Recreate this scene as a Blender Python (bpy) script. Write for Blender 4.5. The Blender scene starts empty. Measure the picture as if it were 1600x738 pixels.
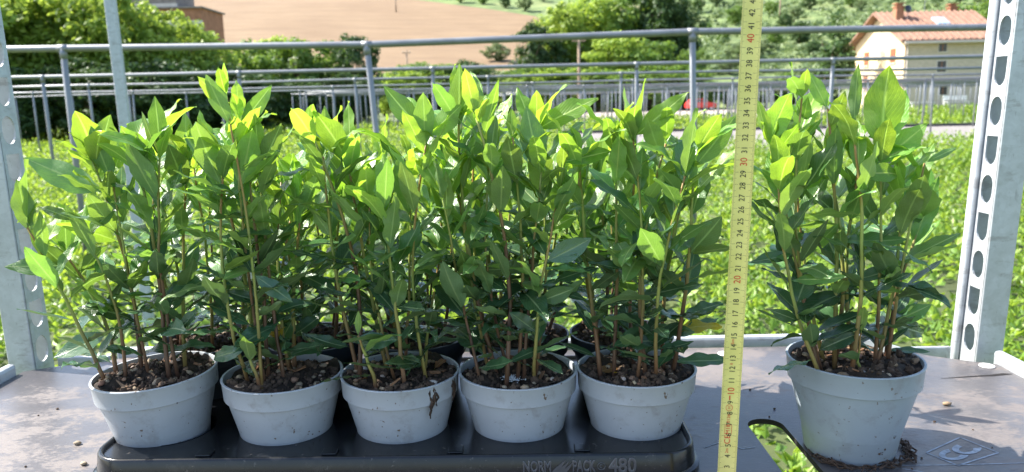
import bpy, bmesh, math, random
import numpy as np
from mathutils import Vector, Matrix, Euler
from mathutils.geometry import tessellate_polygon

# ------------------------------------------------------------------ camera, world, sun, exposure
scene = bpy.context.scene
F_PX, PITCH, ROLL, CAM_Z = 1200.0, math.atan(209 / 1200.0), -0.02, 1.555
cam_data = bpy.data.cameras.new('camera')
cam_data.sensor_width = 36.0
cam_data.lens = 36.0 * F_PX / 1600.0
cam_data.clip_start = 0.02
cam_data.clip_end = 3000.0
cam_data.dof.use_dof = True
cam_data.dof.focus_distance = 0.76
cam_data.dof.aperture_fstop = 10.5
cam = bpy.data.objects.new('camera', cam_data)
scene.collection.objects.link(cam)
CAM_R = Matrix.Rotation(math.pi / 2 - PITCH, 3, 'X') @ Matrix.Rotation(ROLL, 3, 'Z')
CAM_P = Vector((0, 0, CAM_Z))
cam.matrix_world = Matrix.Translation(CAM_P) @ CAM_R.to_4x4()
scene.camera = cam

SUN_EL, SUN_AZ = math.radians(47), math.radians(166)   # azimuth: direction TO the sun, from +X towards +Y
world = bpy.data.worlds.new('World')
scene.world = world
world.use_nodes = True
wn = world.node_tree.nodes
wl = world.node_tree.links
for n in list(wn): wn.remove(n)
sky = wn.new('ShaderNodeTexSky')
sky.sky_type = 'NISHITA'
sky.sun_disc = False
sky.sun_elevation = SUN_EL
sky.sun_rotation = math.pi / 2 - SUN_AZ
sky.air_density = 1.0
sky.dust_density = 1.5
bg = wn.new('ShaderNodeBackground')
bg.inputs['Strength'].default_value = 0.15
wo = wn.new('ShaderNodeOutputWorld')
wl.new(sky.outputs[0], bg.inputs['Color'])
wl.new(bg.outputs[0], wo.inputs['Surface'])

sun_data = bpy.data.lights.new('sun', 'SUN')
sun_data.energy = 5.0
sun_data.angle = math.radians(0.53)
sun_data.color = (1.0, 0.95, 0.86)
sun = bpy.data.objects.new('sun', sun_data)
scene.collection.objects.link(sun)
to_sun = Vector((math.cos(SUN_EL) * math.cos(SUN_AZ), math.cos(SUN_EL) * math.sin(SUN_AZ), math.sin(SUN_EL)))
sun.rotation_euler = to_sun.to_track_quat('Z', 'Y').to_euler()
sun.location = to_sun * 30

scene.view_settings.view_transform = 'Standard'
scene.view_settings.look = 'None'
scene.view_settings.exposure = 1.42
scene.view_settings.gamma = 1.0
scene.view_settings.use_curve_mapping = False
scene.render.engine = 'CYCLES'
scene.cycles.max_bounces = 8
scene.cycles.transmission_bounces = 4
scene.cycles.transparent_max_bounces = 4
scene.cycles.caustics_reflective = False
scene.cycles.caustics_refractive = False
scene.cycles.sample_clamp_indirect = 6.0
scene.cycles.use_denoising = True

# ------------------------------------------------------------------ helpers
rng = random.Random(7)
COL = scene.collection
TAU = math.tau
SHELF = 1.2


def ray(px, py):
    return CAM_R @ Vector(((px - 800) / F_PX, -(py - 369) / F_PX, -1.0))


def at_depth(px, py, y):
    d = ray(px, py)
    return CAM_P + d * (y / d.y)


def at_height(px, py, z):
    d = ray(px, py)
    return CAM_P + d * ((z - CAM_Z) / d.z)


def link(o, parent=None):
    COL.objects.link(o)
    if parent is not None:
        o.parent = parent
    return o


def tag(o, label=None, cat=None, group=None, kind=None):
    if label: o['label'] = label
    if cat: o['category'] = cat
    if group: o['group'] = group
    if kind: o['kind'] = kind
    return o


def empty(name, loc=(0, 0, 0), rz=0.0):
    o = bpy.data.objects.new(name, None)
    o.empty_display_size = 0.05
    o.location = loc
    o.rotation_euler = (0, 0, rz)
    return link(o)


class MB:
    """collects faces, then links them as one mesh object"""
    def __init__(self):
        self.v, self.f, self.uv = [], [], {}

    def add(self, verts, faces):
        b = len(self.v)
        self.v.extend([tuple(p) for p in verts])
        self.f.extend([tuple(i + b for i in f) for f in faces])
        return b

    def box(self, lo, hi):
        x0, y0, z0 = lo
        x1, y1, z1 = hi
        self.add([(x0, y0, z0), (x1, y0, z0), (x1, y1, z0), (x0, y1, z0), (x0, y0, z1), (x1, y0, z1), (x1, y1, z1), (x0, y1, z1)],
                 [(0, 3, 2, 1), (4, 5, 6, 7), (0, 1, 5, 4), (1, 2, 6, 5), (2, 3, 7, 6), (3, 0, 4, 7)])

    def obox(self, c, ax, ay, az):
        c, ax, ay, az = Vector(c), Vector(ax), Vector(ay), Vector(az)
        vs = [c + ax * sx + ay * sy + az * sz for sz in (-1, 1) for sx, sy in ((-1, -1), (1, -1), (1, 1), (-1, 1))]
        self.add(vs, [(0, 3, 2, 1), (4, 5, 6, 7), (0, 1, 5, 4), (1, 2, 6, 5), (2, 3, 7, 6), (3, 0, 4, 7)])

    def tube(self, pts, radii, n=8, cap=True):
        pts = [Vector(p) for p in pts]
        if not hasattr(radii, '__len__'): radii = [radii] * len(pts)
        base = len(self.v)
        up = None
        for i, p in enumerate(pts):
            t = (pts[min(i + 1, len(pts) - 1)] - pts[max(i - 1, 0)]).normalized()
            if up is None:
                up = Vector((0, 0, 1)) if abs(t.z) < 0.9 else Vector((0, 1, 0))
            a = t.cross(up).normalized()
            b = a.cross(t).normalized()
            up = b
            for k in range(n):
                an = TAU * k / n
                self.v.append(tuple(p + (a * math.cos(an) + b * math.sin(an)) * radii[i]))
        for i in range(len(pts) - 1):
            for k in range(n):
                a0 = base + i * n + k
                a1 = base + i * n + (k + 1) % n
                self.f.append((a0, a0 + n, a1 + n, a1))
        if cap:
            self.f.append(tuple(base + k for k in range(n)))
            self.f.append(tuple(base + (len(pts) - 1) * n + k for k in reversed(range(n))))

    def lathe(self, prof, n=48, c=(0, 0)):
        base = len(self.v)
        for r, z in prof:
            for k in range(n):
                an = TAU * k / n
                self.v.append((c[0] + r * math.cos(an), c[1] + r * math.sin(an), z))
        for i in range(len(prof) - 1):
            for k in range(n):
                a0 = base + i * n + k
                a1 = base + i * n + (k + 1) % n
                self.f.append((a0, a1, a1 + n, a0 + n))

    def mesh(self, name, mat, smooth=False):
        me = bpy.data.meshes.new(name)
        me.from_pydata(self.v, [], self.f)
        me.materials.append(mat)
        if smooth:
            me.polygons.foreach_set('use_smooth', [True] * len(me.polygons))
        me.update()
        return me

    def build(self, name, mat, parent=None, smooth=False, fix=False):
        me = self.mesh(name, mat, smooth)
        if fix:
            bm = bmesh.new()
            bm.from_mesh(me)
            bmesh.ops.recalc_face_normals(bm, faces=bm.faces)
            bm.to_mesh(me)
            bm.free()
        return link(bpy.data.objects.new(name, me), parent)


def sharp_smooth(o, angle=35):
    me = o.data
    me.polygons.foreach_set('use_smooth', [True] * len(me.polygons))
    me.set_sharp_from_angle(angle=math.radians(angle))
    return o


def bevel(o, w, seg=2):
    m = o.modifiers.new('bevel', 'BEVEL')
    m.width = w
    m.segments = seg
    m.limit_method = 'ANGLE'
    m.angle_limit = math.radians(40)
    return o


def plate(outer, holes, z0, z1, tf=None):
    """solid plate with holes; outer and holes are 2D loops; tf maps (a,b,c) to a point"""
    tf = tf or (lambda a, b, c: (a, b, c))
    loops = [outer] + holes
    flat = [p for l in loops for p in l]
    tris = tessellate_polygon([[Vector((p[0], p[1], 0)) for p in l] for l in loops])
    n = len(flat)
    mb = MB()
    vs = [tf(p[0], p[1], z1) for p in flat] + [tf(p[0], p[1], z0) for p in flat]
    fs = []
    for t in tris:
        a, b, c = t
        ar = (flat[b][0] - flat[a][0]) * (flat[c][1] - flat[a][1]) - (flat[b][1] - flat[a][1]) * (flat[c][0] - flat[a][0])
        if ar < 0: a, b, c = a, c, b
        fs.append((a, b, c))
        fs.append((a + n, c + n, b + n))
    k = 0
    for l in loops:
        for i in range(len(l)):
            j = (i + 1) % len(l)
            fs.append((k + i, k + j, k + j + n, k + i + n))
        k += len(l)
    mb.add(vs, fs)
    return mb


def np_mesh(name, verts, quads, mat, smooth=False):
    me = bpy.data.meshes.new(name)
    nv, nf = len(verts), len(quads)
    me.vertices.add(nv)
    me.vertices.foreach_set('co', np.asarray(verts, dtype=np.float32).ravel())
    me.loops.add(nf * 4)
    me.loops.foreach_set('vertex_index', np.asarray(quads, dtype=np.int32).ravel())
    me.polygons.add(nf)
    me.polygons.foreach_set('loop_start', np.arange(0, nf * 4, 4, dtype=np.int32))
    me.polygons.foreach_set('loop_total', np.full(nf, 4, dtype=np.int32))
    if smooth:
        me.polygons.foreach_set('use_smooth', np.ones(nf, dtype=bool))
    me.materials.append(mat)
    me.update(calc_edges=True)
    return me


# ------------------------------------------------------------------ materials
class NT:
    def __init__(self, name):
        self.m = bpy.data.materials.new(name)
        self.m.use_nodes = True
        self.t = self.m.node_tree
        self.n, self.l = self.t.nodes, self.t.links
        self.p = self.n['Principled BSDF']
        self.out = self.n['Material Output']

    def new(self, typ, **kw):
        nd = self.n.new(typ)
        for k, v in kw.items(): setattr(nd, k, v)
        return nd

    def put(self, sock, val):
        if hasattr(val, 'is_linked') or isinstance(val, bpy.types.NodeSocket):
            self.l.new(val, sock)
        else:
            if isinstance(val, tuple) and len(val) == 3 and sock.type == 'RGBA': val = (*val, 1)
            sock.default_value = val

    def coord(self, kind='Object'):
        if not hasattr(self, '_tc'): self._tc = self.new('ShaderNodeTexCoord')
        return self._tc.outputs[kind]

    def noise(self, scale, detail=4, rough=0.6, vec=None, stretch=None):
        nd = self.new('ShaderNodeTexNoise')
        nd.inputs['Scale'].default_value = scale
        nd.inputs['Detail'].default_value = detail
        nd.inputs['Roughness'].default_value = rough
        v = vec if vec is not None else self.coord()
        if stretch:
            mp = self.new('ShaderNodeMapping')
            mp.inputs['Scale'].default_value = stretch
            self.l.new(v, mp.inputs['Vector'])
            v = mp.outputs[0]
        self.l.new(v, nd.inputs['Vector'])
        return nd.outputs['Fac']

    def ramp(self, fac, stops):
        nd = self.new('ShaderNodeValToRGB')
        e = nd.color_ramp.elements
        while len(e) < len(stops): e.new(0.5)
        for el, (p, c) in zip(e, stops):
            el.position = p
            el.color = (*c, 1) if isinstance(c, tuple) else (c, c, c, 1)
        self.l.new(fac, nd.inputs['Fac'])
        return nd.outputs['Color']

    def math(self, op, a, b=0.0, c=None, clamp=False):
        nd = self.new('ShaderNodeMath', operation=op, use_clamp=clamp)
        self.put(nd.inputs[0], a)
        self.put(nd.inputs[1], b)
        if c is not None: self.put(nd.inputs[2], c)
        return nd.outputs[0]

    def mix(self, fac, a, b, mode='MIX'):
        nd = self.new('ShaderNodeMix', data_type='RGBA', blend_type=mode)
        self.put(nd.inputs[0], fac)
        self.put(nd.inputs[6], a)
        self.put(nd.inputs[7], b)
        return nd.outputs[2]

    def bump(self, h, strength=0.3, dist=0.002):
        nd = self.new('ShaderNodeBump')
        nd.inputs['Strength'].default_value = strength
        nd.inputs['Distance'].default_value = dist
        self.l.new(h, nd.inputs['Height'])
        self.l.new(nd.outputs[0], self.p.inputs['Normal'])
        return nd.outputs[0]

    def set(self, **kw):
        for k, v in kw.items(): self.put(self.p.inputs[k.replace('_', ' ')], v)
        return self.m


def simple(name, col, rough=0.6, metal=0.0, var=0.12, scale=30, bump=0.0, bdist=0.002, spec=0.5):
    t = NT(name)
    nz = t.noise(scale, 5)
    c0 = tuple(max(0, x * (1 - var * 2)) for x in col)
    c1 = tuple(min(1, x * (1 + var * 2)) for x in col)
    t.set(Base_Color=t.ramp(nz, [(0.3, c0), (0.7, c1)]), Roughness=rough, Metallic=metal)
    t.p.inputs['Specular IOR Level'].default_value = spec
    if bump: t.bump(nz, bump, bdist)
    return t.m


def leaf_material(name, top, under, trans, tfac, rough=0.38, rib=(0.35, 0.42, 0.10), spread=0.25, spec=0.5):
    t = NT(name)
    uv = t.coord('UV')
    sx = t.new('ShaderNodeSeparateXYZ')
    t.l.new(uv, sx.inputs[0])
    d = t.math('ABSOLUTE', t.math('SUBTRACT', sx.outputs[0], 0.5))
    ribm = t.math('SUBTRACT', 1.0, t.math('SMOOTH_MIN', 1.0, t.math('MULTIPLY', d, 17.0), 0.1), clamp=True)
    ph = t.math('ADD', t.math('MULTIPLY', sx.outputs[1], 11.0), t.math('MULTIPLY', d, -9.0))
    vn = t.math('ABSOLUTE', t.math('SUBTRACT', t.math('FRACT', ph), 0.5))
    vein = t.math('SUBTRACT', 1.0, t.math('MULTIPLY', vn, 9.0), clamp=True)
    oi = t.new('ShaderNodeObjectInfo')
    geo = t.new('ShaderNodeNewGeometry')
    nz = t.noise(22, 4)
    val = t.math('ADD', t.math('MULTIPLY', oi.outputs['Random'], spread * 2), t.math('ADD', 1 - spread - 0.16, t.math('MULTIPLY', nz, 0.32)))
    col = t.mix(geo.outputs['Backfacing'], top, under)
    hs = t.new('ShaderNodeHueSaturation')
    t.l.new(col, hs.inputs['Color'])
    t.l.new(val, hs.inputs['Value'])
    h2 = t.math('ADD', 0.485, t.math('MULTIPLY', t.math('FRACT', t.math('MULTIPLY', oi.outputs['Random'], 7.3)), 0.03))
    t.l.new(h2, hs.inputs['Hue'])
    c = t.mix(t.math('MULTIPLY', vein, 0.16), hs.outputs[0], rib)
    c = t.mix(t.math('MULTIPLY', ribm, 0.9), c, rib)
    spk = t.ramp(t.noise(110, 3, 0.6), [(0.70, 0.0), (0.74, 1.0)])
    c = t.mix(t.math('MULTIPLY', spk, 0.45), c, (0.10, 0.075, 0.03))
    t.set(Base_Color=c, Roughness=t.math('ADD', rough, t.math('MULTIPLY', geo.outputs['Backfacing'], 0.25)))
    t.p.inputs['Specular IOR Level'].default_value = spec
    bn = t.bump(t.math('ADD', t.math('MULTIPLY', vein, -0.6), t.math('ADD', t.math('MULTIPLY', ribm, -1.0), nz)), 0.35, 0.0012)
    tr = t.new('ShaderNodeBsdfTranslucent')
    hs2 = t.new('ShaderNodeHueSaturation')
    hs2.inputs['Color'].default_value = (*trans, 1)
    t.l.new(val, hs2.inputs['Value'])
    t.l.new(h2, hs2.inputs['Hue'])
    tc = t.mix(t.math('MULTIPLY', vein, 0.25), hs2.outputs[0], tuple(min(1, x * 1.3 + 0.03) for x in trans))
    tc = t.mix(t.math('MULTIPLY', ribm, 0.8), tc, tuple(min(1, x * 1.5 + 0.10) for x in trans))
    t.l.new(tc, tr.inputs['Color'])
    t.l.new(bn, tr.inputs['Normal'])
    mx = t.new('ShaderNodeMixShader')
    mx.inputs[0].default_value = tfac
    t.l.new(t.p.outputs[0], mx.inputs[1])
    t.l.new(tr.outputs[0], mx.inputs[2])
    t.l.new(mx.outputs[0], t.out.inputs['Surface'])
    return t.m


def mass_leaf_material(name, c0, c1, c2, trans, tfac, rough=0.5, spec=0.3):
    """foliage made of many loose leaves in one mesh: colour by leaf"""
    t = NT(name)
    geo = t.new('ShaderNodeNewGeometry')
    oi = t.new('ShaderNodeObjectInfo')
    col = t.ramp(geo.outputs['Random Per Island'], [(0.0, c0), (0.5, c1), (1.0, c2)])
    hs = t.new('ShaderNodeHueSaturation')
    t.l.new(col, hs.inputs['Color'])
    t.l.new(t.math('ADD', 0.8, t.math('MULTIPLY', oi.outputs['Random'], 0.4)), hs.inputs['Value'])
    t.set(Base_Color=hs.outputs[0], Roughness=rough)
    t.p.inputs['Specular IOR Level'].default_value = spec
    tr = t.new('ShaderNodeBsdfTranslucent')
    tr.inputs['Color'].default_value = (*trans, 1)
    mx = t.new('ShaderNodeMixShader')
    mx.inputs[0].default_value = tfac
    t.l.new(t.p.outputs[0], mx.inputs[1])
    t.l.new(tr.outputs[0], mx.inputs[2])
    t.l.new(mx.outputs[0], t.out.inputs['Surface'])
    return t.m


M = {}
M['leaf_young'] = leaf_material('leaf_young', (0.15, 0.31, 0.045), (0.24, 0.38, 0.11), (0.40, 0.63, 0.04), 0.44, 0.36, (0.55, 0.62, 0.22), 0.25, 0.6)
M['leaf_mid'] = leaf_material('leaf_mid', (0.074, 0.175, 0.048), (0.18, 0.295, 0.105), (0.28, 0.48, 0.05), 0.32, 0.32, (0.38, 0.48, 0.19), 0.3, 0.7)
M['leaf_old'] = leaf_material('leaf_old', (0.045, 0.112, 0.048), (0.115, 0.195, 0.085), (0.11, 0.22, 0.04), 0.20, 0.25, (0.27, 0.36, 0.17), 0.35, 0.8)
M['leaf_yellow'] = leaf_material('leaf_yellow', (0.60, 0.42, 0.03), (0.60, 0.45, 0.06), (0.8, 0.55, 0.03), 0.40, 0.45, (0.7, 0.6, 0.2))
M['leaf_dead'] = leaf_material('leaf_dead', (0.30, 0.13, 0.045), (0.36, 0.20, 0.09), (0.4, 0.18, 0.05), 0.2, 0.6, (0.4, 0.25, 0.12))


def stem_material():
    t = NT('stem')
    sx = t.new('ShaderNodeSeparateXYZ')
    t.l.new(t.coord('UV'), sx.inputs[0])
    oi = t.new('ShaderNodeObjectInfo')
    v = t.math('ADD', sx.outputs[1], t.math('MULTIPLY', t.math('SUBTRACT', oi.outputs['Random'], 0.5), 0.7))
    v = t.math('ADD', v, t.math('MULTIPLY', t.math('SUBTRACT', t.noise(60, 3), 0.5), 0.25))
    t.set(Base_Color=t.ramp(v, [(0.0, (0.12, 0.062, 0.038)), (0.22, (0.19, 0.095, 0.045)), (0.45, (0.27, 0.23, 0.065)), (0.75, (0.28, 0.34, 0.08)), (1.0, (0.32, 0.19, 0.06))]), Roughness=0.5)
    return t.m


M['stem'] = stem_material()


def plastic(name, col, rough, dirt=(0.14, 0.10, 0.07), dirt_amt=0.5, spec=0.5, var=0.06):
    t = NT(name)
    big = t.noise(26, 4)
    fine = t.noise(190, 3, 0.5)
    base = t.ramp(big, [(0.25, tuple(x * (1 - var) for x in col)), (0.75, tuple(min(1, x * (1 + var)) for x in col))])
    smear = t.math('MULTIPLY', t.ramp(t.noise(42, 6, 0.7), [(0.54, 0.0), (0.70, 1.0)]), 0.34 * dirt_amt)
    spots = t.math('MULTIPLY', t.ramp(fine, [(0.68, 0.0), (0.71, 1.0)]), dirt_amt)
    c = t.mix(smear, base, dirt)
    c = t.mix(spots, c, dirt)
    t.set(Base_Color=c, Roughness=t.math('ADD', rough, t.math('MULTIPLY', big, 0.15)))
    t.p.inputs['Specular IOR Level'].default_value = spec
    t.bump(t.noise(300, 2), 0.05, 0.0005)
    return t.m


M['pot_grey'] = plastic('pot_grey', (0.375, 0.400, 0.432), 0.42, dirt_amt=1.0)
M['pot_cool'] = plastic('pot_cool', (0.30, 0.345, 0.385), 0.40, dirt_amt=0.8)
M['pot_dark'] = plastic('pot_dark', (0.035, 0.042, 0.055), 0.40, dirt=(0.10, 0.08, 0.06), dirt_amt=0.5)
M['tray'] = plastic('tray', (0.007, 0.008, 0.010), 0.13, dirt=(0.20, 0.18, 0.16), dirt_amt=0.22, spec=0.45)
M['tray_letter_lit'] = plastic('tray_letter_lit', (0.045, 0.047, 0.052), 0.16, dirt=(0.22, 0.20, 0.18), dirt_amt=0.3, spec=0.9)  # same black plastic as the tray; highlights on the lettering put into a paler colour


def soil_material():
    t = NT('soil')
    nz = t.noise(140, 6, 0.7)
    t.set(Base_Color=t.ramp(nz, [(0.3, (0.010, 0.007, 0.005)), (0.55, (0.032, 0.020, 0.013)), (0.8, (0.085, 0.055, 0.035))]), Roughness=0.9)
    t.bump(nz, 0.8, 0.003)
    return t.m


M['soil'] = soil_material()
M['soil_crumb'] = simple('soil_crumb', (0.066, 0.042, 0.028), 0.95, var=0.35, scale=120, bump=0.6)
M['bark_chip'] = simple('bark_chip', (0.22, 0.11, 0.055), 0.85, var=0.3, scale=90, bump=0.5)
M['root'] = simple('root', (0.055, 0.032, 0.02), 0.9, var=0.35, scale=150, bump=0.5)
M['perlite'] = simple('perlite', (0.75, 0.76, 0.78), 0.8, var=0.05, scale=200)


def pebble_material():
    t = NT('pebble')
    oi = t.new('ShaderNodeObjectInfo')
    base = t.ramp(oi.outputs['Random'], [(0.0, (0.26, 0.16, 0.09)), (0.25, (0.42, 0.31, 0.19)), (0.5, (0.32, 0.25, 0.18)), (0.75, (0.50, 0.40, 0.27)), (0.93, (0.33, 0.15, 0.09)), (1.0, (0.70, 0.68, 0.64))])
    nz = t.noise(160, 5, 0.6)
    t.set(Base_Color=t.mix(t.math('MULTIPLY', nz, 0.5), base, (0.09, 0.06, 0.04)), Roughness=0.75)
    t.bump(nz, 0.4, 0.001)
    return t.m


M['pebble'] = pebble_material()


def shelf_material():
    t = NT('film_plywood')
    big = t.noise(6.0, 8, 0.62)
    mid_ = t.noise(24, 8, 0.72, stretch=(0.8, 1.3, 1))
    fine = t.noise(210, 4, 0.7, stretch=(0.6, 1.2, 1))
    base = t.ramp(big, [(0.34, (0.066, 0.062, 0.066)), (0.5, (0.096, 0.089, 0.091)), (0.66, (0.128, 0.115, 0.112))])
    wf_ = t.math('ADD', t.math('MULTIPLY', big, 0.42), t.math('ADD', t.math('MULTIPLY', mid_, 0.40), t.math('MULTIPLY', fine, 0.18)))
    worn = t.ramp(wf_, [(0.505, 0.0), (0.545, 1.0)])
    c = t.mix(t.math('MULTIPLY', worn, 0.33), base, (0.25, 0.205, 0.175))
    dark = t.ramp(t.math('ADD', t.math('MULTIPLY', t.noise(11, 8, 0.75), 0.7), t.math('MULTIPLY', fine, 0.3)), [(0.535, 0.0), (0.60, 1.0)])
    c = t.mix(t.math('MULTIPLY', dark, 0.45), c, (0.050, 0.047, 0.054))
    c = t.mix(t.math('MULTIPLY', t.ramp(fine, [(0.60, 0.0), (0.70, 1.0)]), 0.30), c, (0.30, 0.27, 0.25))
    t.set(Base_Color=c, Roughness=t.math('ADD', 0.34, t.math('MULTIPLY', worn, 0.22)))
    t.p.inputs['Specular IOR Level'].default_value = 0.6
    t.bump(t.math('ADD', t.math('MULTIPLY', mid_, 0.6), fine), 0.22, 0.0012)
    return t.m


M['shelf'] = shelf_material()
M['ply_edge'] = simple('ply_edge', (0.010, 0.008, 0.007), 0.9, var=0.3, scale=80)
M['print'] = simple('print', (0.27, 0.30, 0.34), 0.6, var=0.2, scale=160)


def galv(name, col=(0.50, 0.53, 0.57), metal=0.55, rough=0.42, scale=22):
    t = NT(name)
    v = t.new('ShaderNodeTexVoronoi')
    v.inputs['Scale'].default_value = scale * 4
    t.l.new(t.coord(), v.inputs['Vector'])
    sep = t.new('ShaderNodeSeparateColor')
    t.l.new(v.outputs['Color'], sep.inputs[0])
    nz = t.noise(scale, 6, 0.7)
    f = t.math('ADD', t.math('MULTIPLY', sep.outputs[0], 0.14), t.math('MULTIPLY', nz, 0.86))
    c = t.ramp(f, [(0.2, tuple(x * 0.72 for x in col)), (0.8, tuple(min(1, x * 1.2) for x in col))])
    st = t.ramp(t.noise(scale * 0.8, 6, 0.7, stretch=(1, 1, 3)), [(0.56, 0.0), (0.66, 1.0)])
    c = t.mix(t.math('MULTIPLY', st, 0.45), c, (0.20, 0.185, 0.17))
    sc2 = t.ramp(t.noise(scale * 5, 5, 0.75, stretch=(1, 1, 0.25)), [(0.62, 0.0), (0.68, 1.0)])
    c = t.mix(t.math('MULTIPLY', sc2, 0.35), c, (0.16, 0.15, 0.15))
    t.set(Base_Color=c, Metallic=metal, Roughness=t.math('ADD', rough - 0.1, t.math('MULTIPLY', f, 0.3)))
    return t.m


M['galv'] = galv('galvanised_steel')
M['galv_post'] = galv('galvanised_upright', (0.46, 0.485, 0.51), 0.35, 0.5, 30)
M['pipe'] = galv('galvanised_pipe', (0.24, 0.25, 0.265), 0.5, 0.45, 3)
M['rubber'] = simple('rubber', (0.02, 0.02, 0.02), 0.8)


def tape_material():
    t = NT('tape_yellow')
    sx = t.new('ShaderNodeSeparateXYZ')
    t.l.new(t.coord('UV'), sx.inputs[0])
    u, v = sx.outputs[0], t.math('SUBTRACT', sx.outputs[1], 0.38)
    edge = t.math('MINIMUM', u, t.math('SUBTRACT', 1.6, u))

    def tick(freq, w, ln):
        a = t.math('LESS_THAN', t.math('FRACT', t.math('MULTIPLY', v, freq)), w)
        return t.math('MULTIPLY', a, t.math('LESS_THAN', edge, ln))
    k = t.math('MAXIMUM', tick(10, 0.22, 0.17), t.math('MAXIMUM', tick(2, 0.05, 0.28), tick(1, 0.028, 0.46)))
    base = t.ramp(t.noise(40, 5), [(0.3, (0.66, 0.58, 0.17)), (0.7, (0.78, 0.69, 0.24))])
    t.set(Base_Color=t.mix(t.math('MULTIPLY', k, 0.8), base, (0.06, 0.05, 0.03)), Roughness=0.38)
    return t.m


M['tape'] = tape_material()
M['tape_black'] = simple('tape_black', (0.02, 0.018, 0.015), 0.5)
M['tape_red'] = simple('tape_red', (0.62, 0.04, 0.02), 0.5)
M['crop'] = mass_leaf_material('crop_leaf', (0.06, 0.13, 0.025), (0.15, 0.26, 0.035), (0.27, 0.38, 0.06), (0.42, 0.58, 0.05), 0.40, 0.42, 0.5)
M['tree_bright'] = mass_leaf_material('tree_bright', (0.10, 0.18, 0.035), (0.21, 0.31, 0.05), (0.35, 0.43, 0.09), (0.46, 0.60, 0.08), 0.42)
M['tree_dark'] = mass_leaf_material('tree_dark', (0.025, 0.06, 0.022), (0.05, 0.10, 0.03), (0.085, 0.15, 0.04), (0.10, 0.18, 0.03), 0.25)
M['tree_mid'] = mass_leaf_material('tree_mid', (0.05, 0.115, 0.03), (0.11, 0.20, 0.04), (0.19, 0.28, 0.06), (0.26, 0.40, 0.05), 0.34)
M['tree_olive'] = mass_leaf_material('tree_olive', (0.10, 0.15, 0.07), (0.16, 0.215, 0.095), (0.23, 0.29, 0.14), (0.22, 0.30, 0.08), 0.25)
M['bark'] = simple('bark', (0.12, 0.085, 0.06), 0.9, var=0.3, scale=14, bump=0.6, bdist=0.02)
M['wood_pole'] = simple('wood_pole', (0.26, 0.19, 0.13), 0.85, var=0.2, scale=8)


def ground_material():
    t = NT('ground')
    nz = t.noise(0.9, 8, 0.7)
    f = t.noise(0.06, 4)
    c = t.ramp(nz, [(0.3, (0.035, 0.045, 0.018)), (0.6, (0.075, 0.10, 0.03)), (0.8, (0.12, 0.11, 0.06))])
    c = t.mix(t.ramp(f, [(0.45, 0.0), (0.6, 1.0)]), c, (0.15, 0.19, 0.055))
    t.set(Base_Color=c, Roughness=0.95)
    t.bump(nz, 0.6, 0.05)
    return t.m


def hill_material():
    t = NT('hillside')
    a = t.noise(0.035, 6, 0.65)
    b = t.noise(0.22, 8, 0.7, stretch=(0.6, 1.0, 1))
    c = t.ramp(a, [(0.32, (0.10, 0.15, 0.045)), (0.5, (0.17, 0.23, 0.075)), (0.62, (0.23, 0.26, 0.10)), (0.74, (0.30, 0.21, 0.115))])
    c = t.mix(t.math('MULTIPLY', t.ramp(b, [(0.46, 0.0), (0.60, 1.0)]), 0.75), c, (0.055, 0.095, 0.03))
    t.set(Base_Color=c, Roughness=0.95)
    t.bump(b, 0.8, 0.8)
    return t.m


def wheat_material():
    t = NT('ripe_wheat')
    a = t.noise(0.05, 6, 0.6)
    b = t.noise(0.30, 9, 0.78, stretch=(0.22, 1.8, 1))
    c = t.ramp(a, [(0.3, (0.195, 0.126, 0.066)), (0.7, (0.255, 0.174, 0.096))])
    c = t.mix(t.math('MULTIPLY', t.ramp(b, [(0.44, 0.0), (0.66, 1.0)]), 0.75), c, (0.14, 0.085, 0.045))
    t.set(Base_Color=c, Roughness=0.95)
    t.bump(b, 0.5, 0.5)
    return t.m


M['ground'] = ground_material()
M['hill'] = hill_material()
M['wheat'] = wheat_material()
M['gravel'] = simple('gravel', (0.40, 0.34, 0.29), 0.95, var=0.12, scale=1.5, bump=0.4, bdist=0.03)
M['path'] = simple('path', (0.22, 0.20, 0.185), 0.95, var=0.12, scale=3, bump=0.4, bdist=0.02)
M['kerb_dark'] = simple('kerb_dark', (0.05, 0.05, 0.055), 0.8)
M['cream'] = simple('cream_render', (0.74, 0.58, 0.36), 0.9, var=0.05, scale=0.8)


def stone_material():
    t = NT('pale_stone_wall')
    br = t.new('ShaderNodeTexBrick')
    br.inputs['Scale'].default_value = 1.6
    br.inputs['Color1'].default_value = (0.52, 0.43, 0.33, 1)
    br.inputs['Color2'].default_value = (0.40, 0.33, 0.25, 1)
    br.inputs['Mortar'].default_value = (0.50, 0.44, 0.36, 1)
    mp = t.new('ShaderNodeMapping')
    mp.inputs['Rotation'].default_value = (math.pi / 2, 0, 0)
    t.l.new(t.coord(), mp.inputs['Vector'])
    t.l.new(mp.outputs[0], br.inputs['Vector'])
    t.set(Base_Color=t.mix(t.math('MULTIPLY', t.noise(0.9, 5), 0.4), br.outputs['Color'], (0.60, 0.50, 0.38)), Roughness=0.9)
    return t.m


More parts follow.
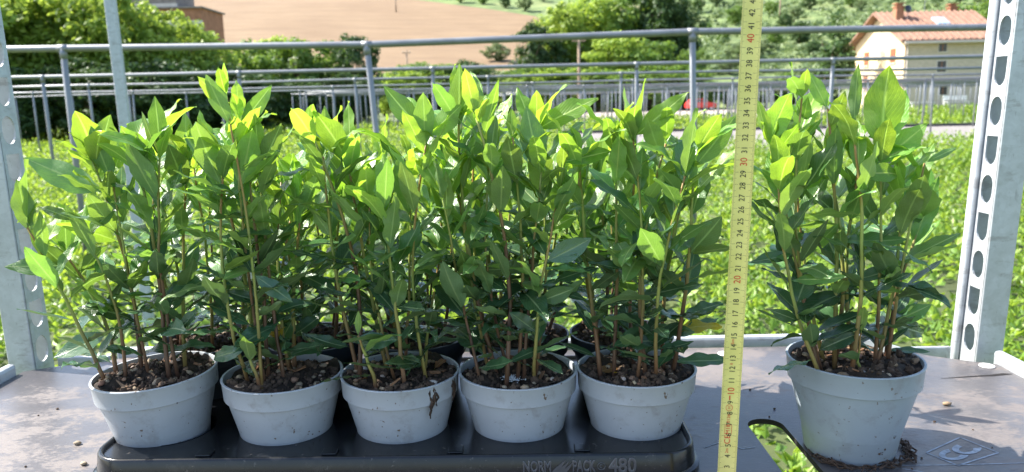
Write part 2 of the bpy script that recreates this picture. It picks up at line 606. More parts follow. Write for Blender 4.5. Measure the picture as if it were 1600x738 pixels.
M['stone'] = stone_material()
M['roof_tile'] = simple('roof_tile', (0.27, 0.155, 0.108), 0.85, var=0.14, scale=1.6)
M['eave'] = simple('eave', (0.56, 0.50, 0.44), 0.8, var=0.06, scale=2)
M['shutter'] = simple('shutter', (0.28, 0.11, 0.05), 0.7, var=0.15, scale=5)
M['glass_dark'] = simple('glass_dark', (0.03, 0.03, 0.035), 0.15, var=0.1)
M['skylight'] = simple('skylight', (0.35, 0.45, 0.55), 0.1, var=0.05)
M['barn_brick'] = simple('barn_brick', (0.34, 0.155, 0.085), 0.9, var=0.14, scale=1.2)
M['barn_roof'] = simple('barn_roof', (0.23, 0.19, 0.17), 0.85, var=0.15, scale=1.5)
M['car_red'] = simple('car_red', (0.55, 0.04, 0.035), 0.3, var=0.03)
M['white_paint'] = simple('white_paint', (0.75, 0.75, 0.73), 0.5, var=0.05)
M['tyre'] = simple('tyre', (0.02, 0.02, 0.022), 0.8)
M['washer'] = simple('washer', (0.66, 0.65, 0.63), 0.45, var=0.08, scale=120)

# ------------------------------------------------------------------ setting
HD0, HM = 112.0, 0.24


def hill_z(x, y):
    d = y - HD0
    if d <= 0: return 0.0
    s = HM * d * d / (d + 10.0)
    s += 1.6 * math.sin(x * 0.031 + 1.0) * math.sin(y * 0.023) * min(1, d / 60)
    return s


def sheet(name, xs, ys, zf, mat, kind='structure'):
    V = [(x, y, zf(x, y)) for y in ys for x in xs]
    nx = len(xs)
    Q = [(j * nx + i, j * nx + i + 1, (j + 1) * nx + i + 1, (j + 1) * nx + i) for j in range(len(ys) - 1) for i in range(nx - 1)]
    o = link(bpy.data.objects.new(name, np_mesh(name, V, Q, mat, True)))
    o['kind'] = kind
    return o


sheet('ground', np.linspace(-400, 400, 21), np.linspace(-150, 120, 10), lambda x, y: 0.0, M['ground'])
sheet('hillside', np.linspace(-420, 420, 85), np.linspace(HD0 - 6, 520, 80), lambda x, y: hill_z(x, y) - (0.3 if y < HD0 else -0.02), M['hill'])


def on_hill(px, py):
    """where the ray through a pixel meets the hillside"""
    d = ray(px, py)
    lo, hi = 100.0, 600.0
    for _ in range(50):
        mid = (lo + hi) / 2
        p = CAM_P + d * (mid / d.y)
        if p.z > hill_z(p.x, p.y): lo = mid
        else: hi = mid
    return CAM_P + d * (lo / d.y)


# wheat field: a sheet on the slope, its right and upper edge falling towards the valley
edge_pts = [on_hill(640, 1), on_hill(700, 9), on_hill(770, 18), on_hill(845, 30), on_hill(870, 60), on_hill(850, 108)]
wx0 = -260.0


def wheat_right(y):
    ps = sorted(edge_pts, key=lambda p: p.y)
    if y <= ps[0].y: return ps[0].x
    for a, b in zip(ps, ps[1:]):
        if y <= b.y:
            return a.x + (b.x - a.x) * (y - a.y) / max(1e-6, b.y - a.y)
    return ps[-1].x - (y - ps[-1].y) * 1.2


wys = np.linspace(HD0 + 14, 420, 70)
WV, WQ = [], []
NXW = 40
for y in wys:
    xr = max(wx0 + 5, wheat_right(y))
    for i in range(NXW):
        x = wx0 + (xr - wx0) * i / (NXW - 1)
        WV.append((x, y, hill_z(x, y) + 0.55))
for j in range(len(wys) - 1):
    for i in range(NXW - 1):
        a = j * NXW + i
        WQ.append((a, a + 1, a + 1 + NXW, a + NXW))
wf = link(bpy.data.objects.new('wheat_field', np_mesh('wheat_field', WV, WQ, M['wheat'], True)))
wf['kind'] = 'structure'

sheet('path', np.linspace(2.2, 60, 5), [23.6, 37.2], lambda x, y: 0.012, M['path'])
sheet('gravel_yard', np.linspace(3, 36, 5), [58.0, 80.0, 104.0], lambda x, y: 0.010 + (0.35 if False else 0.0), M['gravel'])


# crop beds: one leafy mass each
def crop_mesh(name, regions, seed):
    r = np.random.default_rng(seed)
    VV, QQ, off = [], [], 0
    for (y0, y1, x0f, x1f, dens, ln) in regions:
        area = (y1 - y0) * (x1f((y0 + y1) / 2) - x0f((y0 + y1) / 2))
        per = 9
        ns_ = int(area * dens / per)
        y = y0 + (y1 - y0) * r.random(ns_)
        a = np.array([x0f(t) for t in y])
        b = np.array([x1f(t) for t in y])
        x = a + (b - a) * r.random(ns_)
        keep = (np.sin(1.7 * x + np.sin(.9 * y)) * np.sin(1.3 * y + 1.1 * np.sin(1.1 * x)) > -0.62) | (r.random(ns_) < 0.35) | (y < 2.8)
        x, y = x[keep], y[keep]
        ns_ = len(x)
        hgt = 0.35 + 0.05 * np.sin(x * 6.0 + np.sin(y * 5)) + 0.05 * np.sin(y * 5.0 + 2 * np.sin(x * 3)) + r.uniform(-0.06, 0.05, ns_)
        ph = r.uniform(0, TAU, ns_)
        lv = np.tile(np.arange(per), ns_)
        n = ns_ * per
        x, y, hgt, ph = np.repeat(x, per), np.repeat(y, per), np.repeat(hgt, per), np.repeat(ph, per)
        t_ = lv / (per - 1.0)
        z = hgt - ln * 2.6 * (1 - t_) + r.uniform(-.01, .01, n)
        el = np.radians(8 + 58 * t_ + r.uniform(-18, 18, n))
        az = ph + lv * 2.4 + r.uniform(-.4, .4, n)
        L = ln * r.uniform(0.75, 1.25, n) * (1.05 - 0.35 * t_ ** 3)
        W = L * r.uniform(0.23, 0.32, n)
        d = np.stack([np.cos(el) * np.cos(az), np.cos(el) * np.sin(az), np.sin(el)], 1)
        s = np.stack([-np.sin(az), np.cos(az), np.zeros(n)], 1)
        nn = np.cross(d, s) * -1
        c = np.stack([x, y, z], 1)
        roll = r.uniform(-0.6, 0.6, n)[:, None]
        s2 = s * np.cos(roll) + nn * np.sin(roll)
        up = np.cross(s2, d)
        p0 = c
        m = c + d * (L * 0.5)[:, None] - up * (L * 0.05)[:, None]
        tip = c + d * L[:, None] + np.array([0, 0, -1.0]) * (L * 0.12)[:, None]
        lft = c + d * (L * 0.45)[:, None] + s2 * W[:, None] + up * (W * 0.35)[:, None]
        rgt = c + d * (L * 0.45)[:, None] - s2 * W[:, None] + up * (W * 0.35)[:, None]
        V = np.stack([p0, lft, tip, rgt, m], 1).reshape(-1, 3)
        k = np.arange(n) * 5 + off
        # two quads folded on the midrib
        Q = np.concatenate([np.stack([k, k + 4, k + 2, k + 1], 1), np.stack([k, k + 3, k + 2, k + 4], 1)])
        VV.append(V)
        QQ.append(Q)
        off += n * 5
    return np_mesh(name, np.concatenate(VV), np.concatenate(QQ), M['crop'])


wid = lambda k, c: (lambda y: k * y + c)
bed = link(bpy.data.objects.new('crop_bed', crop_mesh('crop_bed', [
    (1.0, 2.4, wid(0, -1.95), wid(0, 1.95), 900, 0.092),
    (2.4, 5.5, wid(-0.75, -0.4), wid(0.75, 0.4), 520, 0.086),
    (5.5, 12, wid(-0.75, -0.4), wid(0.75, 0.4), 300, 0.098),
    (12, 23.4, wid(-0.74, 0), wid(0.74, 0), 110, 0.14), (23.4, 33.2, wid(-0.74, 0), wid(0, 2.0), 80, 0.15)], 3)))
tag(bed, 'wide bed of low bright green laurel crop behind the trolley', 'crop', kind='stuff')
bed2 = link(bpy.data.objects.new('crop_bed', crop_mesh('crop_bed_far', [
    (37.4, 57, wid(0, -30), wid(0, 32), 28, 0.30), (57, 76, wid(0, 32), wid(0, 62), 16, 0.40)], 4)))
tag(bed2, 'far bed of bright green crop beyond the pale path', 'crop', kind='stuff')

# dark path edging seen under the far bed
e = MB()
e.box((2.3, 37.22, 0), (60, 37.36, 0.14))
tag(e.build('path_edging', M['kerb_dark']), 'low dark edging strip along the far side of pale path', 'edging')

# ------------------------------------------------------------------ pipe frames over the crop
POST = MB()
POST.tube([(0, 0, 0), (0, 0, 1)], 0.030, 10)
POST_ME = POST.mesh('post', M['pipe'], True)


def pipe_between(a, b, r, name, parent, mat=None, n=8):
    mb = MB()
    mb.tube([a, b], r, n)
    o = mb.build(name, mat or M['pipe'], parent, True)
    return o


def frame_row(tops, label, r=0.034):
    """tops: list of (top point, foot point)"""
    c = tops[len(tops) // 2][1]
    root = empty('pipe_frame', (c.x, c.y, 0))
    tag(root, label, 'pipe frame', 'pipe frames over the crop')
    o0 = Vector((c.x, c.y, 0))
    for (t, f) in tops:
        p = link(bpy.data.objects.new('post', POST_ME), root)
        d = t - f
        p.location = f - o0
        p.rotation_euler = d.to_track_quat('Z', 'Y').to_euler()
        p.scale = (r / 0.034, r / 0.034, d.length)
    mb = MB()
    mb.tube([t - o0 for t, f in tops], r, 8)
    rail = mb.build('rail', M['pipe'], root, True)
    for (t, f) in tops:
        cb = MB()
        cb.tube([t - o0 + Vector((-0.05, 0, 0)), t - o0 + Vector((0.05, 0, 0))], r * 1.10, 8)
        cb.tube([t - o0 + Vector((0, 0, -0.1)), t - o0], r * 1.08, 8)
        cb.build('clamp', M['pipe'], rail, True)
    return root


def foot_of(t, dx=0.0):
    return Vector((t.x + dx, t.y, 0.0))


row1 = [at_depth(-420, 84, 7.8), at_depth(98, 76, 7.8), at_depth(573, 70, 7.8), at_depth(905, 63, 7.8), at_depth(1082, 50, 7.8), at_depth(1588, 42, 7.8), at_depth(2060, 36, 7.8)]
tops1 = [(row1[i], foot_of(row1[i], dx)) for i, dx in ((0, 0), (1, 0), (2, 0.13), (4, 0.06), (5, 0), (6, 0))]
fr = frame_row(tops1, 'nearest galvanised pipe frame with kinked rail behind the plants')
names = ['second', 'third', 'fourth', 'fifth', 'sixth', 'seventh', 'eighth', 'ninth', 'tenth', 'eleventh', 'twelfth', 'thirteenth', 'fourteenth']
row2 = [at_depth(px, 122 - 0.022 * px, 13.7) for px in (-550, -240, 66, 373, 676, 995, 1302, 1610, 1920)]
frame_row([(t, foot_of(t, rng.uniform(-.05, .05))) for t in row2], 'second galvanised pipe frame row counted from the trolley')
for i, Y in enumerate((20.0, 26.6, 33.0, 36.3, 39.5, 43.0, 46.0, 49.5, 52.5, 59.0, 65.5, 72.0)):
    x0 = -0.75 * Y if Y < 34 else -0.28 * Y if Y < 50 else -2.0
    x1 = 0.75 * Y
    n = int((x1 - x0) / (3.4 if Y < 30 else 2.4 if Y < 38 else 1.7)) + 1
    ph = rng.uniform(0, 2)
    tops = []
    for k in range(n):
        t = Vector((x0 + ph + k * (3.4 if Y < 30 else 2.4 if Y < 38 else 1.7), Y, 2.2 + rng.uniform(-0.03, 0.03)))
        tops.append((t, foot_of(t, rng.uniform(-.06, .06))))
    frame_row(tops, names[i + 1] + ' galvanised pipe frame row counted from the trolley', 0.034 if Y < 40 else 0.04)

# square steel post, nearer and thicker, out of the top of the picture at the left
a, b = at_depth(172, 0, 4.4), at_depth(212, 330, 4.4)
dirv = (a - b).normalized()
foot = b - dirv * (b.z / dirv.z)
top = foot + dirv * (2.9 / dirv.z)
rt = empty('steel_post', foot)
tag(rt, 'thick square galvanised post leaning left behind leftmost plants', 'post')
mb = MB()
mid = (top - foot) / 2
h = mid.length
side = Vector((1, 0.25, 0)).normalized()
side = (side - dirv * side.dot(dirv)).normalized()
fwd = dirv.cross(side)
mb.obox(mid, side * 0.028, fwd * 0.028, dirv * h)
bevel(mb.build('shaft', M['galv_post'], rt, fix=True), 0.006)
mb = MB()
mb.obox(top - foot + dirv * 0.006, side * 0.031, fwd * 0.031, dirv * 0.006)
mb.build('cap', M['galv_post'], rt, fix=True)

# ------------------------------------------------------------------ trees
def foliage(name, mat, seed, clumps, per, leaf, rx, rz, z0, shape='round'):
    r = np.random.default_rng(seed)
    # clump centres in an uneven crown
    C = []
    while len(C) < clumps:
        p = r.uniform(-1, 1, 3)
        q = np.linalg.norm(p)
        if q > 1 or q < 0.35: continue
        k = 1.0 + 0.22 * math.sin(3 * math.atan2(p[1], p[0]) + seed) + 0.15 * math.sin(5 * p[2] + seed)
        if shape == 'cone': w = max(0.12, 1.0 - (p[2] + 1) * 0.45)
        else: w = 1.0
        C.append((p[0] * rx * k * w, p[1] * rx * k * w, z0 + (p[2] + 1) * rz * (0.92 + 0.08 * k), r.uniform(0.55, 1.25)))
    C = np.array(C)
    cs = rx * 0.30
    n = clumps * per
    cc = np.repeat(C[:, :3], per, axis=0)
    sz = np.repeat(C[:, 3], per)
    d = r.normal(size=(n, 3))
    d /= np.linalg.norm(d, axis=1)[:, None]
    rad = cs * sz * r.random(n) ** 0.45
    c = cc + d * rad[:, None] * np.array([1.0, 1.0, 0.75])
    nrm = d + r.normal(size=(n, 3)) * 0.55 + np.array([0, 0, 0.35])
    nrm /= np.linalg.norm(nrm, axis=1)[:, None]
    t = np.cross(nrm, r.normal(size=(n, 3)))
    t /= np.linalg.norm(t, axis=1)[:, None] + 1e-9
    b = np.cross(nrm, t)
    L = leaf * r.uniform(0.6, 1.4, n)[:, None]
    V = np.stack([c - t * L, c + b * L * 0.5, c + t * L, c - b * L * 0.5], 1).reshape(-1, 3)
    k = np.arange(n) * 4
    return np_mesh(name, V, np.stack([k, k + 1, k + 2, k + 3], 1), mat)


def trunk_mesh(name, h, r0, seed, spread):
    q = random.Random(seed)
    mb = MB()
    lean = (q.uniform(-.05, .05), q.uniform(-.05, .05))
    pts = [Vector((lean[0] * h * t + 0.03 * h * math.sin(3 * t + seed), lean[1] * h * t, h * t)) for t in (0, .2, .4, .6, .8)]
    mb.tube(pts, [r0 * 1.25, r0, r0 * 0.8, r0 * 0.6, r0 * 0.35], 8)
    for k in range(7):
        a = q.uniform(0, TAU)
        s = pts[1 + k % 3]
        e1 = s + Vector((math.cos(a), math.sin(a), 0.9)) * spread * q.uniform(0.35, 0.5)
        e2 = e1 + Vector((math.cos(a + .4), math.sin(a + .4), 0.9)) * spread * q.uniform(0.25, 0.4)
        mb.tube([s, e1, e2], [r0 * 0.5, r0 * 0.3, r0 * 0.1], 6)
    return mb.mesh(name, M['bark'], True)


TREES = {}


def tree_kind(key, mat, variants, clumps, per, leaf, rx, rz, z0, r0, shape='round'):
    TREES[key] = []
    for i in range(variants):
        sd = hash_seed(key, i)
        TREES[key].append((foliage(key + '_crown', M[mat], sd, clumps, per, leaf, rx, rz, z0, shape),
                           trunk_mesh(key + '_trunk', z0 + rz * 1.7, r0, sd, rx)))


def hash_seed(k, i):
    return sum(ord(c) * (j + 3) for j, c in enumerate(k)) % 997 + i * 31


# unit trees roughly 6 m high (scaled when placed); z0 = bottom of crown
tree_kind('bright', 'tree_bright', 3, 190, 80, 0.12, 1.9, 2.9, 0.3, 0.14)
tree_kind('dark', 'tree_dark', 2, 150, 75, 0.12, 1.9, 2.9, 0.2, 0.16)
tree_kind('mid', 'tree_mid', 3, 130, 70, 0.13, 2.0, 2.9, 0.3, 0.16)
tree_kind('olive', 'tree_olive', 2, 70, 60, 0.17, 2.2, 2.2, 0.7, 0.16)
tree_kind('cone', 'tree_dark', 1, 80, 55, 0.12, 1.7, 2.9, 0.3, 0.14, 'cone')
tcount = 0


def tree(key, loc, h, label, group=None, w=1.0, name='tree', cat='tree'):
    global tcount
    tcount += 1
    cr, tr = TREES[key][tcount % len(TREES[key])]
    root = empty(name, loc, rng.uniform(0, TAU))
    s = h / 6.0
    root.scale = (s * w, s * w, s)
    link(bpy.data.objects.new('crown', cr), root)
    link(bpy.data.objects.new('trunk', tr), root)
    return tag(root, label, cat, group)


def ground_at(px, Y):
    p = at_depth(px, 200, Y)
    return Vector((p.x, Y, hill_z(p.x, Y)))


def top_h(px, py, Y):
    return at_depth(px, py, Y).z - hill_z(at_depth(px, py, Y).x, Y)


# left thicket: (px, top py, depth, kind, width factor, label)
thicket = [
    (-60, -10, 38, 'bright', 1.2, 'bright green tree cut by the left edge behind the trolley upright'),
    (45, 14, 40, 'bright', 0.9, 'leafy light green tree just right of the left trolley upright'),
    (110, -12, 41, 'bright', 1.0, 'tall bright green tree left of the thick leaning post'),
    (180, 8, 40, 'bright', 0.9, 'light green tree right behind the thick leaning post'),
    (228, 28, 41, 'bright', 0.8, 'yellow green tree in front of the red brick barn'),
    (282, 44, 43, 'bright', 0.85, 'rounded light green tree below the right end of the barn'),
    (330, 74, 44, 'bright', 0.8, 'small bright green tree at the right end of left thicket'),
    (400, 84, 52, 'mid', 1.05, 'green shrub tree between thicket and the wheat field'),
    (475, 80, 54, 'mid', 1.0, 'bushy green tree in front of lower wheat field edge'),
    (560, 72, 55, 'dark', 0.75, 'dark upright bush beside the post under wheat field'),
    (0, 30, 45, 'bright', 1.2, 'light green tree filling the gap behind the leftmost trees'),
    (75, 20, 46, 'mid', 1.2, 'mid green tree behind the light green tree at left'),
    (150, 22, 46, 'bright', 1.2, 'bright tree behind the tall tree left of leaning post'),
    (215, 52, 46, 'bright', 1.2, 'light green tree right below the barn wall'),
    (300, 62, 47, 'bright', 1.0, 'bright green tree below the right end of barn'),
    (435, 78, 56, 'bright', 1.0, 'lighter shrub tree between two bushy trees under wheat'),
    (520, 84, 57, 'mid', 1.0, 'bushy tree just left of the dark upright bush'),
    (20, 118, 36, 'dark', 1.4, 'low dark bush at the foot of the leftmost trees'),
    (145, 112, 37, 'dark', 1.5, 'low dark bush under the trees beside thick leaning post'),
    (265, 108, 38, 'dark', 1.4, 'low dark bush under the yellow green tree'),
    (365, 118, 42, 'dark', 1.5, 'low dark bush at the right end of left thicket'),
    (470, 132, 50, 'dark', 1.7, 'low dark bush behind the pipe frames left of centre'),
    (550, 128, 52, 'dark', 1.6, 'low dark bush below the dark upright bush'),
    (410, 128, 48, 'dark', 1.6, 'low dark bush left of centre beside the thicket end'),
]
for px, py, Y, key, w, lab in thicket:
    tree(key, ground_at(px, Y), max(2.0, top_h(px, py, Y)) * 1.14, lab, 'trees and bushes beyond the crop', w)

# large trees in the middle, in front of the slope
midtrees = [
    (840, 42, 118, 'dark', 1.0, 'dark spreading tree at the right edge of wheat field'),
    (880, 8, 124, 'bright', 1.0, 'light green tree left of the dark tall trees'),
    (925, -14, 128, 'bright', 0.95, 'broad light green tree in the middle clump'),
    (975, -20, 132, 'mid', 0.9, 'tall mid green tree in the middle clump'),
    (1020, -30, 130, 'dark', 0.9, 'tall dark tree crowning the middle clump'),
    (1055, -6, 128, 'dark', 0.8, 'dark tree at the right end of middle clump'),
    (955, 52, 116, 'bright', 1.1, 'low light green tree at the foot of middle clump'),
    (1015, 66, 115, 'mid', 1.1, 'low mid green tree at the foot of middle clump'),
    (1075, 78, 113, 'mid', 1.0, 'small mid green tree behind the post left of tape'),
]
for px, py, Y, key, w, lab in midtrees:
    tree(key, ground_at(px, Y), max(3.0, top_h(px, py, Y)), lab, 'clump of trees below the slope', w)
tree('cone', ground_at(1297, 88), top_h(1297, 22, 88), 'dark conical tree standing left of the cream house', None, 1.15)
tree('mid', ground_at(1546, 104), top_h(1546, -2, 104), 'green tree rising behind the right end of house roof', None, 1.0)
tree('mid', ground_at(1512, 112), top_h(1512, 8, 112), 'green tree behind the right chimney of house', None, 0.9)

# hedge bushes along the yard
for k in range(30):
    px = 606 + k * 17 + rng.uniform(-8, 8)
    Y = rng.uniform(104, 110)
    key = rng.choice(['mid', 'bright', 'olive', 'mid', 'dark'])
    tree(key, ground_at(px, Y), max(2.6, top_h(px, rng.uniform(98, 130), Y)), {'mid': 'mid green', 'bright': 'light green', 'olive': 'grey green', 'dark': 'dark green'}[key] + ' low bush in the hedge between yard and slope', 'bushes along the far edge of the yard', rng.uniform(1.3, 1.9), 'bush', 'bush')
for k in range(12):
    px = 1130 + k * 36 + rng.uniform(-8, 8)
    if 1290 < px < 1400: continue
    Y = rng.uniform(106, 114)
    key = rng.choice(['mid', 'olive', 'bright'])
    tree(key, ground_at(px, Y), max(2.2, top_h(px, rng.uniform(112, 135), Y)), {'mid': 'mid green', 'bright': 'light green', 'olive': 'grey green'}[key] + ' low bush around or behind the cream house', 'bushes around the house', rng.uniform(1.2, 1.7), 'bush', 'bush')
tree('dark', ground_at(1030, 98), 2.2, 'small round dark bush beside the gravel yard', None, 1.3, 'bush', 'bush')

# scattered trees on the slope, by where they stand
spots = [(1090, 18), (1120, 10), (1150, 40), (1105, 60), (1130, 72), (1205, 24), (1240, 38), (1225, 55), (1265, 14), (1300, 8), (1330, 12), (1250, 70), (1210, 78), (1270, 90),
         (1345, 18), (1400, 6), (1420, 4), (1460, 8), (1500, 4), (1535, 10), (1180, 8), (690, 1), (720, 5), (755, 8), (790, 12), (820, 16), (735, -4), (850, 6), (1190, 95), (1160, 100), (1140, 115), (775, 98), (1560, 2)]
for px, py in spots:
    p = on_hill(px, py + rng.uniform(-3, 3))
    p.z = hill_z(p.x, p.y)
    key = rng.choice(['olive', 'olive', 'mid', 'dark'])
    tree(key, p, rng.uniform(3.0, 5.5), {'olive': 'grey green olive tree', 'mid': 'mid green rounded tree', 'dark': 'dark green scrub tree'}[key] + ' standing on the far slope', 'scattered trees on the far slope', rng.uniform(1.1, 1.5))

# scrub that nobody could count, on the slope
r_ = np.random.default_rng(11)
sv, sq, off = [], [], 0
for _ in range(1100):
    px, py = r_.uniform(1060, 1600), r_.uniform(-30, 118)
    if r_.random() < 0.25: px, py = r_.uniform(650, 860), r_.uniform(-40, 0)
    p = on_hill(px, py)
    p.z = hill_z(p.x, p.y)
    n = 40
    d = r_.normal(size=(n, 3))
    d /= np.linalg.norm(d, axis=1)[:, None]
    s = r_.uniform(0.5, 1.9)
    c = np.array(p) + d * np.array([1.5, 1.5, 0.8]) * s * r_.random((n, 1)) ** .4 + np.array([0, 0, 0.6 * s])
    t = np.cross(d, r_.normal(size=(n, 3)))
    t /= np.linalg.norm(t, axis=1)[:, None]
    b = np.cross(d, t)
    L = 0.30
    sv.append(np.stack([c - t * L, c + b * L, c + t * L, c - b * L], 1).reshape(-1, 3))
    k = np.arange(n) * 4 + off
    sq.append(np.stack([k, k + 1, k + 2, k + 3], 1))
    off += n * 4
sc = link(bpy.data.objects.new('scrub', np_mesh('scrub', np.concatenate(sv), np.concatenate(sq), M['tree_olive'])))
tag(sc, 'low green scrub covering the far slope', 'scrub', kind='stuff')

# ------------------------------------------------------------------ house
HX, HY, HL, HW = 41.3, 82.0, 10.0, 11.6
hz_e = at_depth(1409, 60, HY).z
hz_r = at_depth(1367, 23, HY + HW / 2).z
house = empty('house', (HX, HY, 0))
tag(house, 'cream house with terracotta roof and stone long side behind the crop', 'house')


def hpart(name, fn, mat, parent=house, fix=True):
    mb = MB()
    fn(mb)
    return mb.build(name, M[mat], parent, fix=fix)


def gable(mb):
    mb.add([(0, 0, 0), (0, HW, 0), (0, HW, hz_e), (0, HW / 2, hz_r - 0.15), (0, 0, hz_e),
            (HL, 0, 0), (HL, HW, 0), (HL, HW, hz_e), (HL, HW / 2, hz_r - 0.15), (HL, 0, hz_e)],
           [(0, 4, 3, 2, 1), (5, 6, 7, 8, 9), (1, 2, 7, 6), (0, 1, 6, 5)])


hpart('wall', gable, 'cream')
wl_ = hpart('wall', lambda m: m.box((0.03, -0.02, 0), (HL - 0.02, 0.3, hz_e - 0.02)), 'stone')
wl_['label'] = 'pale stone long wall of the house'


def roof(mb):
    ov, th = 0.9, 0.22
    sl = (hz_r - hz_e) / (HW / 2)
    for s in (0, 1):
        y0 = -ov if s == 0 else HW + ov
        ze = hz_e - ov * sl
        pts = [(-ov, y0, ze), (HL + 0.4, y0, ze), (HL + 0.4, HW / 2, hz_r), (-ov, HW / 2, hz_r)]
        vs = [Vector(p) for p in pts] + [Vector(p) + Vector((0, 0, th)) for p in pts]
        mb.add(vs, [(0, 1, 2, 3), (4, 7, 6, 5), (0, 4, 5, 1), (1, 5, 6, 2), (2, 6, 7, 3), (3, 7, 4, 0)])


rf = hpart('roof', roof, 'roof_tile')
sl = (hz_r - hz_e) / (HW / 2)
# tile courses as real ridges on the near slope
for k in range(18):
    mb = MB()
    x = -0.6 + k * 0.62
    mb.tube([(x, -0.9, hz_e - 0.9 * sl + 0.26), (x, HW / 2, hz_r + 0.26)], 0.11, 5)
    mb.build('tile_course', M['roof_tile'], rf)
hpart('gutter', lambda m: m.box((-0.5, -1.05, hz_e - 0.9 * sl - 0.12), (HL + 0.4, -0.9, hz_e - 0.9 * sl + 0.1)), 'eave', rf)
hpart('eave_board', lambda m: m.box((-0.02, -0.8, hz_e - 0.62), (HL + 0.1, -0.03, hz_e - 0.42)), 'eave', rf)
hpart('downpipe', lambda m: m.tube([(HL - 0.25, -0.12, 0), (HL - 0.25, -0.12, hz_e - 0.65)], 0.07, 8), 'shutter')
hpart('downpipe', lambda m: m.tube([(0.25, -0.12, 0), (0.25, -0.12, hz_e - 0.65)], 0.06, 8), 'eave')


def chimney(x, y, zt, dish=False):
    z0 = hz_r - abs(y - HW / 2) * sl
    c = hpart('chimney', lambda m: (m.box((x - .4, y - .4, z0 - .4), (x + .4, y + .4, zt)), m.box((x - .5, y - .5, zt), (x + .5, y + .5, zt + .12)), m.box((x - .3, y - .3, zt + .12), (x + .3, y + .3, zt + .35)), m.box((x - .5, y - .5, zt + .35), (x + .5, y + .5, zt + .45))), 'barn_brick', rf)
    return c


chimney(1.2, HW / 2 - 1.5, hz_r + 0.55)
chimney(8.2, HW / 2 + 0.6, hz_r + 0.6)
dish = hpart('satellite_dish', lambda m: m.lathe([(0.0, 0.10), (0.25, 0.07), (0.42, 0.0), (0.44, 0.0)], 16), 'glass_dark', rf, False)
dish.location = (2.0, HW / 2 - 2.0, hz_r + 0.35)
dish.rotation_euler = (math.radians(75), 0, math.radians(15))
hpart('dish_pole', lambda m: m.tube([(2.0, HW / 2 - 1.9, hz_r - 0.9), (2.0, HW / 2 - 1.9, hz_r + 0.35)], 0.04, 6), 'pipe', rf)
hpart('antenna', lambda m: (m.tube([(4.8, HW / 2, hz_r), (4.8, HW / 2, hz_r + 2.6)], 0.035, 6), m.tube([(4.3, HW / 2, hz_r + 2.3), (5.3, HW / 2, hz_r + 2.3)], 0.02, 5), m.tube([(4.5, HW / 2, hz_r + 2.0), (5.1, HW / 2, hz_r + 2.0)], 0.02, 5)), 'pipe', rf)


def skylight(mb):
    y0, y1 = 2.4, 3.9
    z = lambda y: hz_e + y * sl + 0.42
    mb.add([(4.6, y0, z(y0)), (5.9, y0, z(y0)), (5.9, y1, z(y1)), (4.6, y1, z(y1)), (4.6, y0, z(y0) - .3), (5.9, y0, z(y0) - .3), (5.9, y1, z(y1) - .3), (4.6, y1, z(y1) - .3)],
           [(0, 1, 2, 3), (0, 4, 5, 1), (1, 5, 6, 2), (2, 6, 7, 3), (3, 7, 4, 0)])


hpart('skylight', skylight, 'skylight', rf)
# windows: near long side
for (px, py, w, hh) in ((1473, 73, 0.85, 1.0), (1471, 104, 0.95, 1.1), (1473, 140, 0.9, 1.1)):
    p = at_depth(px, py, HY) - Vector((HX, HY, 0))
    wd = hpart('window', lambda m: (m.box((p.x - w / 2 - .1, -.06, p.z - hh / 2 - .1), (p.x + w / 2 + .1, 0.0, p.z - hh / 2)), m.box((p.x - w / 2 - .1, -.06, p.z + hh / 2), (p.x + w / 2 + .1, 0.0, p.z + hh / 2 + .1)),
                                    m.box((p.x - w / 2 - .1, -.06, p.z - hh / 2), (p.x - w / 2, 0, p.z + hh / 2)), m.box((p.x + w / 2, -.06, p.z - hh / 2), (p.x + w / 2 + .1, 0, p.z + hh / 2))), 'eave')
    hpart('pane', lambda m: m.box((p.x - w / 2, -.03, p.z - hh / 2), (p.x + w / 2, -0.022, p.z + hh / 2)), 'glass_dark', wd)
    hpart('glazing_bar', lambda m: m.box((p.x - .03, -.05, p.z - hh / 2), (p.x + .03, -.031, p.z + hh / 2)), 'shutter', wd)
# gable wall windows with brown shutters
for (y, z, w, hh) in ((2.4, 6.2, 1.1, 1.5), (8.6, 6.2, 1.1, 1.5), (2.4, 3.2, 1.1, 1.5), (8.6, 3.2, 1.1, 1.5)):
    z = z * hz_e / 8.0
    wd = hpart('window', lambda m: m.box((-.03, y - w / 2, z - hh / 2), (0.01, y + w / 2, z + hh / 2)), 'glass_dark')
    for s in (-1, 1):
        hpart('shutter', lambda m: [m.box((-.07 - .004 * k, y + min(0, s * w / 2) + .01, z - hh / 2 + k * hh / 8), (-.032, y + max(0, s * w / 2) - .01, z - hh / 2 + (k + .9) * hh / 8)) for k in range(8)], 'shutter', wd)
    hpart('sill', lambda m: m.box((-.14, y - w / 2 - .1, z - hh / 2 - .12), (0, y + w / 2 + .1, z - hh / 2 - .002)), 'eave', wd)

# ------------------------------------------------------------------ brick barn at the upper left
p0, p1 = at_depth(238, 36, 108.0), at_depth(316, 36, 108.0)
barn = empty('barn', (p0.x, 108.0, 0))
tag(barn, 'red brick barn with grey upper block above the left trees', 'barn')
BW = p1.x - p0.x
zt1 = at_depth(300, 13, 108).z
zt2 = at_depth(250, -25, 108).z
hpart('wall', lambda m: m.box((0 - 6, 0, 0), (BW, 8, zt1)), 'barn_brick', barn)
hpart('roof', lambda m: m.box((-6.3, -.35, zt1), (BW + .3, 8.3, zt1 + .2)), 'barn_roof', barn)
hpart('wall', lambda m: m.box((-6, 0.6, zt1 + .2), (BW * 0.47, 7, zt2)), 'barn_roof', barn)
hpart('cornice', lambda m: m.box((-6.2, .35, zt1 + .2), (BW * .47 + .2, .6, zt1 + .75)), 'eave', barn)
hpart('plinth', lambda m: m.box((-6.1, -.12, 0), (BW + .1, 0, at_depth(300, 32, 108).z)), 'eave', barn)
